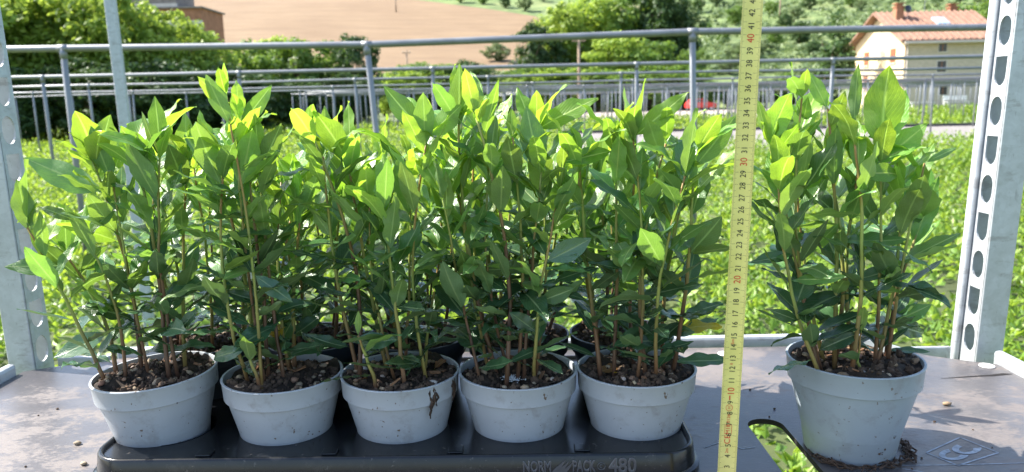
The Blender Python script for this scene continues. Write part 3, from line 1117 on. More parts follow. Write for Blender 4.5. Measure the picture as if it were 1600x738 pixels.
hpart('door', lambda m: m.box((BW * .6, -.1, 0), (BW * .6 + 1.4, -.002, 2.3)), 'shutter', barn)

# ------------------------------------------------------------------ utility poles
for (px, pt, pb, Y, lab) in ((905, 56, 160, 70, 'wooden utility pole in front of the middle tree clump'), (640, 78, 130, 118, 'thin wooden pole at the lower edge of wheat field'),
                             (619, -4, 22, None, 'lone wooden pole high up in the wheat field'), (1218, -6, 36, None, 'wooden pole on the slope right of the tape')):
    if Y is None:
        f = on_hill(px, pb)
        Y = f.y
        f = Vector((f.x, f.y, hill_z(f.x, f.y)))
    else:
        f = ground_at(px, Y)
    t = at_depth(px, pt, Y)
    rt = empty('utility_pole', f)
    tag(rt, lab, 'pole')
    H = t.z - f.z
    mb = MB()
    mb.tube([(0, 0, 0), (0, 0, H)], [0.16, 0.11] if Y < 130 else [0.22, 0.17], 8)
    mb.build('shaft', M['wood_pole'], rt, True)
    mb = MB()
    mb.box((-.6, -.06, H - .5), (.6, .06, H - .38))
    mb.build('crossarm', M['wood_pole'], rt)
    for sx in (-.5, .5):
        mb = MB()
        mb.lathe([(0.0, H - .18), (.05, H - .2), (.07, H - .28), (.04, H - .38)], 8, (sx, 0))
        mb.build('insulator', M['eave'], rt)

# ------------------------------------------------------------------ red car on the yard
CY = 99.0
cp = at_depth(1094, 170, CY)
car = empty('car', (cp.x, CY, 0.012), math.radians(12))
tag(car, 'small red car with dark front end parked on the gravel yard', 'car')
mb = MB()
prof = [(-1.8, .35), (1.8, .35), (1.85, .75), (1.75, .95), (0.95, 1.02), (0.3, 1.5), (-1.1, 1.52), (-1.7, 1.05), (-1.85, .8)]
n = len(prof)
mb.add([(x, -.8, z) for x, z in prof] + [(x, .8, z) for x, z in prof], [tuple(range(n)), tuple(range(2 * n - 1, n - 1, -1))] + [(i, i + n, (i + 1) % n + n, (i + 1) % n) for i in range(n)])
bevel(mb.build('body', M['car_red'], car, fix=True), 0.08, 2)
for wx in (-1.15, 1.15):
    for wy in (-.78, .62):
        w = MB()
        w.tube([(wx, wy, .32), (wx, wy + .16, .32)], .32, 16)
        tw = w.build('wheel', M['tyre'], car)
        w = MB()
        w.tube([(wx, wy - .015 if wy < 0 else wy + .16, .32), (wx, wy if wy < 0 else wy + .175, .32)], .19, 12)
        w.build('rim', M['galv'], tw)
for pts in ([(-1.0, 1.08), (-.25, 1.08), (-.25, 1.42), (-.9, 1.42)], [(-.15, 1.08), (.78, 1.08), (.30, 1.42), (-.15, 1.42)]):
    w = MB()
    w.add([(x, -.812, z) for x, z in pts] + [(x, -.80, z) for x, z in pts], [(0, 1, 2, 3), (0, 4, 5, 1), (1, 5, 6, 2), (2, 6, 7, 3), (3, 7, 4, 0)])
    w.build('window', M['glass_dark'], car)
w = MB()
w.add([(.97, -.7, 1.04), (.97, .7, 1.04), (.36, .62, 1.47), (.36, -.62, 1.47)], [(0, 1, 2, 3)])
for i in range(4):
    w.v[i] = (w.v[i][0] + .012, w.v[i][1], w.v[i][2] + .012)
w.build('windscreen', M['glass_dark'], car)
w = MB()
w.box((1.84, -.7, .38), (1.90, .7, .8))
w.build('bumper', M['tyre'], car)
for s in (-.55, .55):
    w = MB()
    w.box((1.80, s - .16, .78), (1.88, s + .16, .92))
    w.build('headlight', M['white_paint'], car)

# white garden tables beyond the far bed
for i, (px, lab) in enumerate(((1437, 'low white table left of the white chairs before the house'), (1492, 'white slatted bench right of the white table before the house'))):
    Y = 77.5
    p = ground_at(px, Y)
    t = empty('garden_table' if i == 0 else 'garden_bench', p)
    tag(t, lab, 'table' if i == 0 else 'bench')
    for k in range(4):
        m = MB()
        m.box((-1.2, -.4 + k * .21, .72), (1.2, -.4 + k * .21 + .17, .77))
        m.build('slat', M['white_paint'], t)
    for sx in (-1.05, 1.05):
        for sy in (-.3, .3):
            m = MB()
            m.box((sx - .04, sy - .04, 0), (sx + .04, sy + .04, .72))
            m.build('leg', M['white_paint'], t)
    if i:
        for k in range(2):
            m = MB()
            m.box((-1.2, .40, .95 + k * .22), (1.2, .45, 1.1 + k * .22))
            m.build('back_slat', M['white_paint'], t)
        for sx in (-1.05, 1.05):
            m = MB()
            m.box((sx - .04, .452, 0), (sx + .04, .5, 1.35))
            m.build('back_post', M['white_paint'], t)

# ------------------------------------------------------------------ plant trolley
trolley = empty('plant_trolley', (0, 0.78, 0))
tag(trolley, 'galvanised plant trolley with worn brown plywood shelf and slotted uprights', 'trolley')
TO = Vector((0, 0.78, 0))


def stadium(cx, cy, hw, y0, y1, n=28):
    pts = []
    for k in range(n + 1):
        a = math.pi * k / n
        pts.append((cx + hw * math.cos(a), y1 - hw + hw * math.sin(a)))
    for k in range(n + 1):
        a = math.pi + math.pi * k / n
        pts.append((cx + hw * math.cos(a), y0 + hw + hw * math.sin(a)))
    return pts


SX0, SX1, SY0, SY1 = -0.682, 0.640, 0.475, 1.062
outer = [(SX0, SY0), (SX1, SY0), (SX1, 0.972), (0.605, 0.990), (0.570, 1.012), (0.535, 1.050), (0.525, SY1), (-0.565, SY1 + .010), (-0.585, 1.060), (-0.635, 1.045), (SX0, 1.020)]
holes = [stadium(0.2745, 0, 0.0195, 0.60, 0.812), stadium(-0.52, 0, 0.0195, 0.49, 0.62)]
sh = plate([(x, y - TO.y) for x, y in outer], [[(x, y - TO.y) for x, y in reversed(h_)] for h_ in holes], SHELF - 0.006, SHELF)
shelf = sh.build('shelf', M['shelf'], trolley)
shelf.data.materials.append(M['ply_edge'])
for p in shelf.data.polygons:
    if abs(p.normal.z) < 0.5: p.material_index = 1
# metal lips round the shelf
def lip(name, lo, hi, parent=trolley, w=0.0025):
    m = MB()
    m.box([a - b for a, b in zip(lo, TO)], [a - b for a, b in zip(hi, TO)])
    return bevel(m.build(name, M['galv_post'], parent), w, 2)


lip('back_rail', (-0.58, 1.0735, SHELF - 0.030), (0.545, 1.088, SHELF + 0.0125), w=0.004)
lip('side_rail', (SX1 + .001, SY0, SHELF - 0.030), (SX1 + 0.014, 0.985, SHELF + 0.016), w=0.005)
lip('side_rail', (SX0 - .014, SY0, SHELF - 0.030), (SX0 - 0.001, 1.010, SHELF + 0.016), w=0.005)
lip('front_rail', (-0.62, SY0 - .014, SHELF - 0.030), (0.60, SY0 - 0.001, SHELF + 0.010), w=0.004)
for (x0, x1, y0, y1) in ((0.548, 0.612, 1.030, 1.036), (-0.66, -0.585, 1.063, 1.069)):
    lip('corner_bracket', (x0, y0, SHELF - .03), (x1, y1, SHELF + .006), w=0.002)
for (x, y) in ((0.296, 1.035), (0.622, 0.965)):
    m = MB()
    m.lathe([(0.0, 0.0016), (.0055, .0016), (.0092, .0010), (.0098, 0.0)], 20)
    wsh = m.build('rivet', M['washer'], trolley, True)
    wsh.location = Vector((x, y, SHELF + .0006)) - TO


def slot_loop(cz, w, h, d_shape, n=8):
    """oblong slot; the D form has a flat top"""
    pts = []
    hh = h / 2
    if d_shape:
        pts += [(w, cz + hh), (-w, cz + hh)]
    else:
        for k in range(n + 1):
            a = math.pi * k / n
            pts.append((w * math.cos(a), cz + hh - w * 1.15 + w * 1.15 * math.sin(a)))
    for k in range(n + 1):
        a = math.pi + math.pi * k / n
        pts.append((w * math.cos(a), cz - hh + w * 1.15 + w * 1.15 * math.sin(a)))
    return pts


def upright(x_in, y_front, s, slots=True, z1=2.05):
    """channel: slotted web facing inwards at x_in, flanges pointing outwards (s=+1 right side)"""
    dep, fl, th = (0.033 if s > 0 else 0.039), 0.037, 0.0025
    z0 = 0.16
    xa, xb = (x_in, x_in + s * th)
    yc = y_front + th + dep / 2
    web = MB()
    pt = lambda a_, b_, c_: ((xa if c_ else xb) - TO.x, yc + a_ - TO.y, b_)

    def solid(za, zb):
        for c_ in (0, 1):
            web.add([pt(-dep / 2, za, c_), pt(dep / 2, za, c_), pt(dep / 2, zb, c_), pt(-dep / 2, zb, c_)], [(0, 1, 2, 3)])
    PT = 0.0515
    z = 1.222
    solid(z0, z - PT / 2)
    k = 0
    while z < 1.80:
        hw_ = 0.0118 if s > 0 else 0.0138
        lp = slot_loop(z, hw_, 0.038, k % 2 == 1)
        if k % 2 == 1: lp = [(hw_ - 2 * hw_ * j / 8, lp[0][1]) for j in range(9)] + lp[2:]
        lp = [p for j, p in enumerate(lp) if j == 0 or math.dist(p, lp[j - 1]) > 1e-6]
        outp = []
        for (a_, b_) in lp:
            dx, dz = a_, b_ - z
            f_ = min(dep / 2 / abs(dx) if abs(dx) > 1e-9 else 1e9, PT / 2 / abs(dz) if abs(dz) > 1e-9 else 1e9)
            outp.append([dx * f_, z + dz * f_])
        for cx_, cz_ in ((dep / 2, z + PT / 2), (-dep / 2, z + PT / 2), (-dep / 2, z - PT / 2), (dep / 2, z - PT / 2)):
            j = min(range(len(outp)), key=lambda j_: math.dist(outp[j_], (cx_, cz_)))
            outp[j] = [cx_, cz_]
        N_ = len(lp)
        vs = [pt(a_, b_, 1) for a_, b_ in lp] + [pt(a_, b_, 1) for a_, b_ in outp] + [pt(a_, b_, 0) for a_, b_ in lp] + [pt(a_, b_, 0) for a_, b_ in outp]
        fs = []
        for j in range(N_):
            j2 = (j + 1) % N_
            fs += [(j, j2, N_ + j2, N_ + j), (2 * N_ + j, 3 * N_ + j, 3 * N_ + j2, 2 * N_ + j2), (j, 2 * N_ + j, 2 * N_ + j2, j2)]
        web.add(vs, fs)
        z += PT
        k += 1
    solid(z - PT / 2, z1)
    up_ = web.build('upright', M['galv_post'], trolley, fix=True)
    f = MB()
    f.box((min(x_in, x_in + s * fl) - TO.x, y_front - TO.y, z0), (max(x_in, x_in + s * fl) - TO.x, y_front + th - TO.y, z1))
    bevel(f.build('front_flange', M['galv_post'], up_), 0.001, 1)
    f = MB()
    yb = y_front + th + dep
    f.box((min(x_in, x_in + s * fl) - TO.x, yb - TO.y, z0), (max(x_in, x_in + s * fl) - TO.x, yb + th - TO.y, z1))
    f.build('back_flange', M['galv_post'], up_)
    if s > 0:
        f = MB()
        f.tube([(x_in - s * 0.004 - TO.x, yb + 0.006 - TO.y, z0), (x_in - s * 0.004 - TO.x, yb + 0.006 - TO.y, z1)], 0.0060, 12)
        f.build('rolled_edge', M['galv_post'], up_, True)
    for o_ in [up_] + list(up_.children):      # the uprights stand slightly out of plumb
        for v in o_.data.vertices: v.co.x += (0.030 if s > 0 else -0.022) * (v.co.z - SHELF)
    return up_


upright(0.6305, 1.004, 1)
upright(-0.6740, 1.034, -1)
upright(0.6305, 0.470, 1)
upright(-0.6740, 0.470, -1)
# base frame and castors, below the picture
for (lo, hi) in (((-0.71, .47, .16), (.67, .50, .20)), ((-0.71, 1.05, .16), (.67, 1.08, .20)), ((-.71, .502, .16), (-.68, 1.048, .20)), ((.64, .502, .16), (.67, 1.048, .20))):
    lip('base_bar', lo, hi)
for x in (-.66, .62):
    for y in (.53, 1.02):
        m = MB()
        m.tube([(x - .02 - TO.x, y - TO.y, .06), (x + .02 - TO.x, y - TO.y, .06)], .06, 16)
        m.build('castor', M['rubber'], trolley, True)
        m = MB()
        m.box((x - .03 - TO.x, y - .015 - TO.y, .06), (x - .022 - TO.x, y + .015 - TO.y, .16))
        m.box((x + .022 - TO.x, y - .015 - TO.y, .06), (x + .03 - TO.x, y + .015 - TO.y, .16))
        m.build('castor_fork', M['galv_post'], trolley)


def flat_print(name, loops, z, parent, mat, holes=()):
    m = MB()
    for lp in loops:
        m.add([(x - TO.x, y - TO.y, z) for x, y in lp], [tuple(range(len(lp)))])
    return m.build(name, mat, parent, fix=False)


# printed mark on the shelf: two linked C shapes in a diamond
def quad_line(a, b, w):
    a, b = Vector(a), Vector(b)
    d = (b - a).normalized()
    n_ = Vector((-d.y, d.x)) * w
    return [a + n_, a - n_, b - n_, b + n_]


D = [at_height(px, py, SHELF).xy for px, py in ((1500, 684), (1447, 708), (1497, 728), (1560, 708))]
mark = []
for a, b in zip(D, D[1:] + D[:1]): mark.append(quad_line(a, b, 0.0009))
flat_print('diamond_mark', mark, SHELF + 0.0004, shelf, M['print'])
cc = (D[0] + D[1] + D[2] + D[3]) / 4
ex = (D[3] - D[1]).normalized()
ey = (D[0] - D[2]).normalized()


def c_shape(ctr, ux, uy, r0, r1, a0, a1, n=26):
    o_, i_ = [], []
    for k in range(n + 1):
        t = k / n
        a = a0 + (a1 - a0) * t
        w = 0.45 + 0.55 * abs(2 * t - 1) ** 0.8
        rm, hw = (r0 + r1) / 2, (r1 - r0) / 2 * w
        o_.append(ctr + ux * ((rm + hw) * math.cos(a)) + uy * ((rm + hw) * math.sin(a)))
        i_.append(ctr + ux * ((rm - hw) * math.cos(a)) + uy * ((rm - hw) * math.sin(a)))
    return [[o_[k], o_[k + 1], i_[k + 1], i_[k]] for k in range(n)]


for c0_, a0 in ((cc + (D[0] - cc) * 0.20 + (D[3] - cc) * 0.16, math.radians(130)), (cc - (D[0] - cc) * 0.20 - (D[3] - cc) * 0.20, math.radians(110))):
    flat_print('letter_mark', c_shape(c0_, ex, ey, 0.0065, 0.0150, a0, a0 + math.radians(245)), SHELF + 0.0004, shelf, M['print'])
# long scratches and a split in the film
for pts in (((1405, 728), (1500, 727), (1600, 724)), ((1410, 733), (1440, 738), (1470, 744)), ((1100, 700), (1130, 690), (1160, 702), (1180, 699))):
    w_ = [at_height(px, py, SHELF).xy for px, py in pts]
    flat_print('scratch', [quad_line(a, b, 0.0006) for a, b in zip(w_, w_[1:])], SHELF + 0.0004, shelf, M['print'])
ck = MB()
pts = [(1470, 592), (1500, 590), (1530, 588), (1550, 587), (1568, 585), (1582, 585)]
for i, (px, py) in enumerate(pts[:-1]):
    a, b = at_height(px, py, SHELF), at_height(pts[i + 1][0], pts[i + 1][1], SHELF)
    w0, w1 = 0.0004 + 0.0006 * i, 0.0004 + 0.0006 * (i + 1)
    if i == len(pts) - 2: w1 = 0.0005
    ck.add([(a.x, a.y - w0 - TO.y, SHELF + .0005), (b.x, b.y - w1 - TO.y, SHELF + .0005), (b.x, b.y + w1 - TO.y, SHELF + .0005), (a.x, a.y + w0 - TO.y, SHELF + .0005)], [(0, 1, 2, 3)])
ck.build('crack', M['ply_edge'], shelf)

# ------------------------------------------------------------------ black tray
TX, TY, TYAW = -0.1180, 0.824, math.radians(-0.8)
TZ = SHELF + 0.0008
tray = empty('plant_tray', (TX, TY, TZ), TYAW)
tag(tray, 'shiny black plastic carrying tray with raised lettering under ten pots', 'tray')
TWX, TWY, TH_ = 0.2935, 0.144, 0.0265
PITCH_X, ROW_Y = 0.1222, (-0.062, 0.062)


def rrect(hx, hy, r, n=7):
    pts = []
    for cx, cy, a0 in ((hx - r, hy - r, 0), (-hx + r, hy - r, 90), (-hx + r, -hy + r, 180), (hx - r, -hy + r, 270)):
        for k in range(n + 1):
            a = math.radians(a0 + 90 * k / n)
            pts.append((cx + r * math.cos(a), cy + r * math.sin(a)))
    return pts


WELL_R = 0.0442
wells = [(PITCH_X * (i - 2), ROW_Y[j]) for j in range(2) for i in range(5)]


def circ(c, r, n=36):
    return [(c[0] + r * math.cos(-TAU * k / n), c[1] + r * math.sin(-TAU * k / n)) for k in range(n)]


DECK = TH_ - 0.004
deck = plate(rrect(TWX - 0.0045, TWY - 0.006, 0.030), [circ(w, WELL_R) for w in wells], DECK - 0.0012, DECK)
deck.build('deck', M['tray'], tray)
m = MB()
loops = []
for off, z in ((-0.0062, DECK - 0.001), (-0.0048, TH_ - 0.001), (-0.0030, TH_), (-0.0012, TH_ - 0.0006), (0.0, TH_ - 0.0025), (0.0022, 0.006), (0.0035, 0.0052), (0.0062, 0.0045), (0.0064, 0.0008), (0.0050, 0.0005), (0.0035, 0.003), (0.0008, 0.005), (-0.0012, TH_ - 0.004)):
    loops.append([(x, y, z) for x, y in rrect(TWX + off, TWY + off, 0.036 + off)])
nL = len(loops[0])
m.add([p for l in loops for p in l], [(i * nL + k, i * nL + (k + 1) % nL, (i + 1) * nL + (k + 1) % nL, (i + 1) * nL + k) for i in range(len(loops) - 1) for k in range(nL)])
sharp_smooth(m.build('rim', M['tray'], tray, fix=True), 50)
for w in wells:
    m = MB()
    m.lathe([(WELL_R + .0003, DECK + .0004), (WELL_R - .0006, DECK - .001), (WELL_R - 0.0012, 0.004), (0.035, 0.003), (0.0, 0.003)], 36, w)
    sharp_smooth(m.build('well', M['tray'], tray), 40)
for i in range(6):   # ribs between the wells
    x = PITCH_X * (i - 2.5)
    if abs(x) > TWX - .02: continue
    m = MB()
    m.box((x - .0075, -TWY + .012, DECK + .0003), (x + .0075, -TWY + .026, DECK + .0022))
    bevel(m.build('rib', M['tray'], tray), 0.0012, 2)


def text_mesh(txt, size, mat, ext=0.0, bev=0.0, name='lettering'):
    cu = bpy.data.curves.new('t', 'FONT')
    cu.body = txt
    cu.size = size
    cu.align_x = 'CENTER'
    cu.align_y = 'CENTER'
    cu.extrude = ext
    cu.bevel_depth = bev
    cu.resolution_u = 3
    o = bpy.data.objects.new('t', cu)
    COL.objects.link(o)
    dg = bpy.context.evaluated_depsgraph_get()
    me = bpy.data.meshes.new_from_object(o.evaluated_get(dg))
    bpy.data.objects.remove(o)
    bpy.data.curves.remove(cu)
    me.name = name
    me.materials.clear()
    me.materials.append(mat)
    return me


tray_inv = (Matrix.Translation((TX, TY, TZ)) @ Matrix.Rotation(TYAW, 4, 'Z')).inverted()
front_y = -TWY - 0.0012


def tray_x(px):
    p = at_depth(px, 725, TY - TWY)
    return (tray_inv @ p).x


lean = math.atan(0.0022 / 0.018)
for txt, x0, x1, hgt in (('NORM', 817, 861, .0108), ('PACK', 893, 930, .0108), ('480', 950, 994, .0150)):
    me = text_mesh(txt, hgt * 1.35, M['tray_letter_lit'], 0.0006, 0.0008)
    o = link(bpy.data.objects.new('lettering', me), tray)
    wdt = max(v.co.x for v in me.vertices) - min(v.co.x for v in me.vertices)
    X0, X1 = tray_x(x0), tray_x(x1)
    o.scale.x = (X1 - X0) / wdt
    o.rotation_euler = (math.pi / 2 - lean * 0.9, 0, 0)
    o.location = ((X0 + X1) / 2, front_y - 0.0002, 0.0145 if txt != '480' else 0.0142)
# leaf-like swoosh between the words, and the small round mark
for k, (dx, dz) in enumerate(((-.003, .0015), (.0, .0), (.0035, -.0012))):
    m = MB()
    xc = tray_x(877) + dx
    n = 12
    top_, bot_ = [], []
    for i in range(n + 1):
        t = i / n
        x = -0.006 + 0.013 * t
        z = -0.0055 + 0.0115 * t ** (1.5)
        w_ = 0.0016 * math.sin(math.pi * min(1, max(0, t)) ** 0.8) + 0.0001
        top_.append((xc + x - w_ * .5, z + w_ + .014 + dz))
        bot_.append((xc + x + w_ * .5, z - w_ + .014 + dz))
    vs = []
    for yy in (front_y + .0012, front_y - .0013):
        vs += [(x, yy + (z - .014) * .12, z) for x, z in top_] + [(x, yy + (z - .014) * .12, z) for x, z in bot_]
    N = n + 1
    fs = [(2 * N + i, 2 * N + i + 1, 3 * N + i + 1, 3 * N + i) for i in range(n)] + [(i, i + 1, 2 * N + i + 1, 2 * N + i) for i in range(n)] + [(N + i, 3 * N + i, 3 * N + i + 1, N + i + 1) for i in range(n)]
    m.add(vs, fs)
    m.build('emblem', M['tray_letter_lit'], tray, fix=True)
m = MB()
xc = tray_x(939)
ringpts = [(xc + .0036 * math.cos(TAU * k / 20), front_y - .0002 , .0145 + .0036 * math.sin(TAU * k / 20)) for k in range(21)]
m.tube(ringpts, .0005, 6)
m.tube([(xc + .0016 * math.cos(a), front_y - .0002, .0145 + .0016 * math.sin(a)) for a in [math.radians(40 + 28 * k) for k in range(10)]], .0005, 6)
m.build('emblem', M['tray_letter_lit'], tray, True)

# ------------------------------------------------------------------ leaves
def leaf_mesh(name, mat, seed, width, bend, fold, wave, twist, ns=12):
    q = random.Random(seed)
    mb = MB()
    uvs = []
    us = (-1, -0.5, 0, 0.5, 1)
    ph1, ph2 = q.uniform(0, 6), q.uniform(0, 6)
    pet = 0.07
    stations = [pet + (1 - pet) * (i / ns) for i in range(ns + 1)]
    th, y, z = 0.0, 0.0, 0.0
    prev = 0.0
    centre = []
    for s in stations:
        ds = s - prev
        th = bend * s ** 1.3
        y += math.cos(th) * ds
        z += math.sin(th) * ds
        centre.append((s, y, z, th))
        prev = s
    base = 0
    # stalk
    mb.add([(-0.012, 0, 0), (0.012, 0, 0)], [])
    uvs += [(0.47, 0), (0.53, 0)]
    for i, (s, y, z, th) in enumerate(centre):
        t = (s - pet) / (1 - pet)
        w = width * ((math.sin(math.pi * min(1.0, t) ** 0.90) ** 0.86) * (1 - 0.18 * t ** 6) if 0 < t < 1 else 0.0) + (0.012 if i == 0 else 0.004)
        w *= 1 + 0.045 * math.sin(17 * t + ph1) + 0.03 * math.sin(31 * t + ph2)
        tw = twist * t
        for k, u in enumerate(us):
            zz = fold * abs(u) * w + wave * width * (abs(u) ** 2) * math.sin(16 * t + (ph1 if u < 0 else ph2)) - 0.10 * width * (u * u) * (1 if fold > 0 else -1)
            xx = u * w * (1 - 0.12 * fold)
            a, b = xx * math.cos(tw) - zz * math.sin(tw), xx * math.sin(tw) + zz * math.cos(tw)
            mb.v.append((a, y - b * math.sin(th), z + b * math.cos(th)))
            uvs.append((0.5 + 0.5 * u, t))
    mb.f.append((0, 1, 2 + 4, 2 + 0))
    for i in range(ns):
        for k in range(4):
            a = 2 + i * 5 + k
            mb.f.append((a, a + 1, a + 6, a + 5))
    me = mb.mesh(name, mat, True)
    ul = me.uv_layers.new(name='UVMap')
    for lp in me.loops:
        ul.data[lp.index].uv = uvs[lp.vertex_index]
    return me


LEAVES = {}
for key, nvar in (('leaf_young', 9), ('leaf_mid', 9), ('leaf_old', 9), ('leaf_yellow', 2), ('leaf_dead', 3)):
    LEAVES[key] = []
    for i in range(nvar):
        q = random.Random(hash_seed(key, i))
        wd_ = q.uniform(0.125, 0.195)
        LEAVES[key].append(leaf_mesh(key, M[key], hash_seed(key, i), wd_, q.uniform(-0.75, 0.4), q.uniform(0.05, 0.5), q.uniform(0.06, 0.27), q.uniform(-0.7, 0.7)))


def put_leaf(parent, loc, az, el, size, key, q, roll=None):
    o = bpy.data.objects.new('leaf', q.choice(LEAVES[key]))
    d = Vector((math.cos(el) * math.cos(az), math.cos(el) * math.sin(az), math.sin(el)))
    n_ = Vector((-math.sin(el) * math.cos(az), -math.sin(el) * math.sin(az), math.cos(el)))
    x = d.cross(n_)
    m3 = Matrix((x, d, n_)).transposed()
    rr = q.uniform(-0.55, 0.55) if roll is None else roll
    o.matrix_basis = Matrix.Translation(loc) @ (m3 @ Matrix.Rotation(rr, 3, 'Y')).to_4x4() @ Matrix.Diagonal((size * q.uniform(0.9, 1.12), size, size, 1))
    o.parent = parent
    COL.objects.link(o)
    return o


def stem(root, base, tip, q, vigor=1.0, bare=0.09, sparse=1.0, crown=True):
    """base, tip in the plant's own coordinates; leaves are children of the stem"""
    base, tip = Vector(base), Vector(tip)
    L = (tip - base).length
    side = Vector((q.uniform(-1, 1), q.uniform(-1, 1), 0)) * L * 0.06
    n = 9
    pts = []
    for i in range(n + 1):
        t = i / n
        pts.append(base.lerp(tip, t) + side * math.sin(math.pi * t) + Vector((q.uniform(-1, 1), q.uniform(-1, 1), 0)) * 0.0008)
    r0 = q.uniform(0.0017, 0.0026)
    mb = MB()
    mb.tube(pts, [r0 * (1 - 0.55 * i / n) for i in range(n + 1)], 7)
    me = mb.mesh('stem', M['stem'], True)
    ul = me.uv_layers.new(name='UVMap')
    hs = [v.co.z for v in me.vertices]
    z0, z1 = min(hs), max(hs)
    for lp in me.loops:
        ul.data[lp.index].uv = (0.5, (me.vertices[lp.vertex_index].co.z - z0) / (z1 - z0))
    st = link(bpy.data.objects.new('stem', me), root)

    def pos(t):
        f = min(n - 1e-4, max(0, t * n))
        i = int(f)
        return pts[i].lerp(pts[i + 1], f - i)
    az = q.uniform(0, TAU)
    s = bare * L + q.uniform(0, 0.01)
    while s < L - 0.012:
        t = s / L
        az += math.radians(137.5) + q.uniform(-0.5, 0.5)
        if t < 0.35: el, size = math.radians(q.uniform(-2, 42)), q.uniform(0.036, 0.060)
        elif t < 0.7: el, size = math.radians(q.uniform(-5, 58)), q.uniform(0.046, 0.070)
        else: el, size = math.radians(q.uniform(35, 76)), q.uniform(0.046, 0.067)
        hgt = t + q.uniform(-0.10, 0.10)
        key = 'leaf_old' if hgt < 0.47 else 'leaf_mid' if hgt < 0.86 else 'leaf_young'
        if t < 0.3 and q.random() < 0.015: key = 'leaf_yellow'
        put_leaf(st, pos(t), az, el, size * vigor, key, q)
        s += q.uniform(0.0088, 0.0140) * sparse
    # crown of young upright leaves
    a0 = q.uniform(0, TAU)
    k = q.choice((2, 3, 3, 4)) if crown else 0
    for i in range(k):
        put_leaf(st, pos(1.0 - 0.02 * i), a0 + i * TAU / k + q.uniform(-.4, .4), math.radians(q.uniform(42, 82)), q.uniform(0.042, 0.066) * vigor, 'leaf_young' if q.random() < 0.78 else 'leaf_mid', q)
    put_leaf(st, pos(1.0), q.uniform(0, TAU), math.radians(q.uniform(70, 88)), q.uniform(0.022, 0.034), 'leaf_young', q)
    return st, pos


# ------------------------------------------------------------------ pots, soil
def pot_profile(rt, rb, h, collar, step):
    th = 0.0016
    rc = rb + (rt - step - rb) * (h - collar) / h * 1.0
    return [(0.0, 0.0), (rb - .004, 0.0), (rb - .001, 0.0006), (rb, 0.002), (rc, h - collar), (rc + .0003, h - collar + .0002), (rt - .0016, h - collar + .0004), (rt - .0011, h - collar + .0008), (rt - .0010, h - collar + .0020),
            (rt, h - .002), (rt + .0008, h - .0008), (rt + .0004, h), (rt - th, h), (rt - th - .0004, h - .0015), (rt - th - .0022, h - collar), (rb - th, .004), (0.0, .004)]


POT_ME = {}
for key, args, mat in (('low_grey', (0.0607, 0.0445, 0.0790, 0.0205, 0.0048), 'pot_grey'), ('low_dark', (0.0602, 0.0445, 0.0790, 0.0205, 0.0048), 'pot_dark'), ('tall_grey', (0.0638, 0.0435, 0.0975, 0.0225, 0.0048), 'pot_cool')):
    m = MB()
    m.lathe(pot_profile(*args), 72)
    me = m.mesh('pot', M[mat], True)
    me.set_sharp_from_angle(angle=math.radians(38))
    POT_ME[key] = (me, args)


def lump(seed, sub=1, flat=0.7):
    q = random.Random(seed)
    bm = bmesh.new()
    bmesh.ops.create_icosphere(bm, subdivisions=sub, radius=1.0)
    for v in bm.verts:
        v.co *= q.uniform(0.75, 1.15)
        v.co.z *= flat
    me = bpy.data.meshes.new('lump')
    bm.to_mesh(me)
    bm.free()
    return me


PEB = []
for i in range(6):
    me = lump(40 + i, 1, 0.65)
    me.name = 'pebble'
    me.materials.append(M['pebble'])
    me.polygons.foreach_set('use_smooth', [True] * len(me.polygons))
    PEB.append(me)
CR = [lump(70 + i, 1, 0.8) for i in range(4)]
CR_NP = []
for me in CR:
    CR_NP.append(([tuple(v.co) for v in me.vertices], [tuple(p.vertices) for p in me.polygons]))


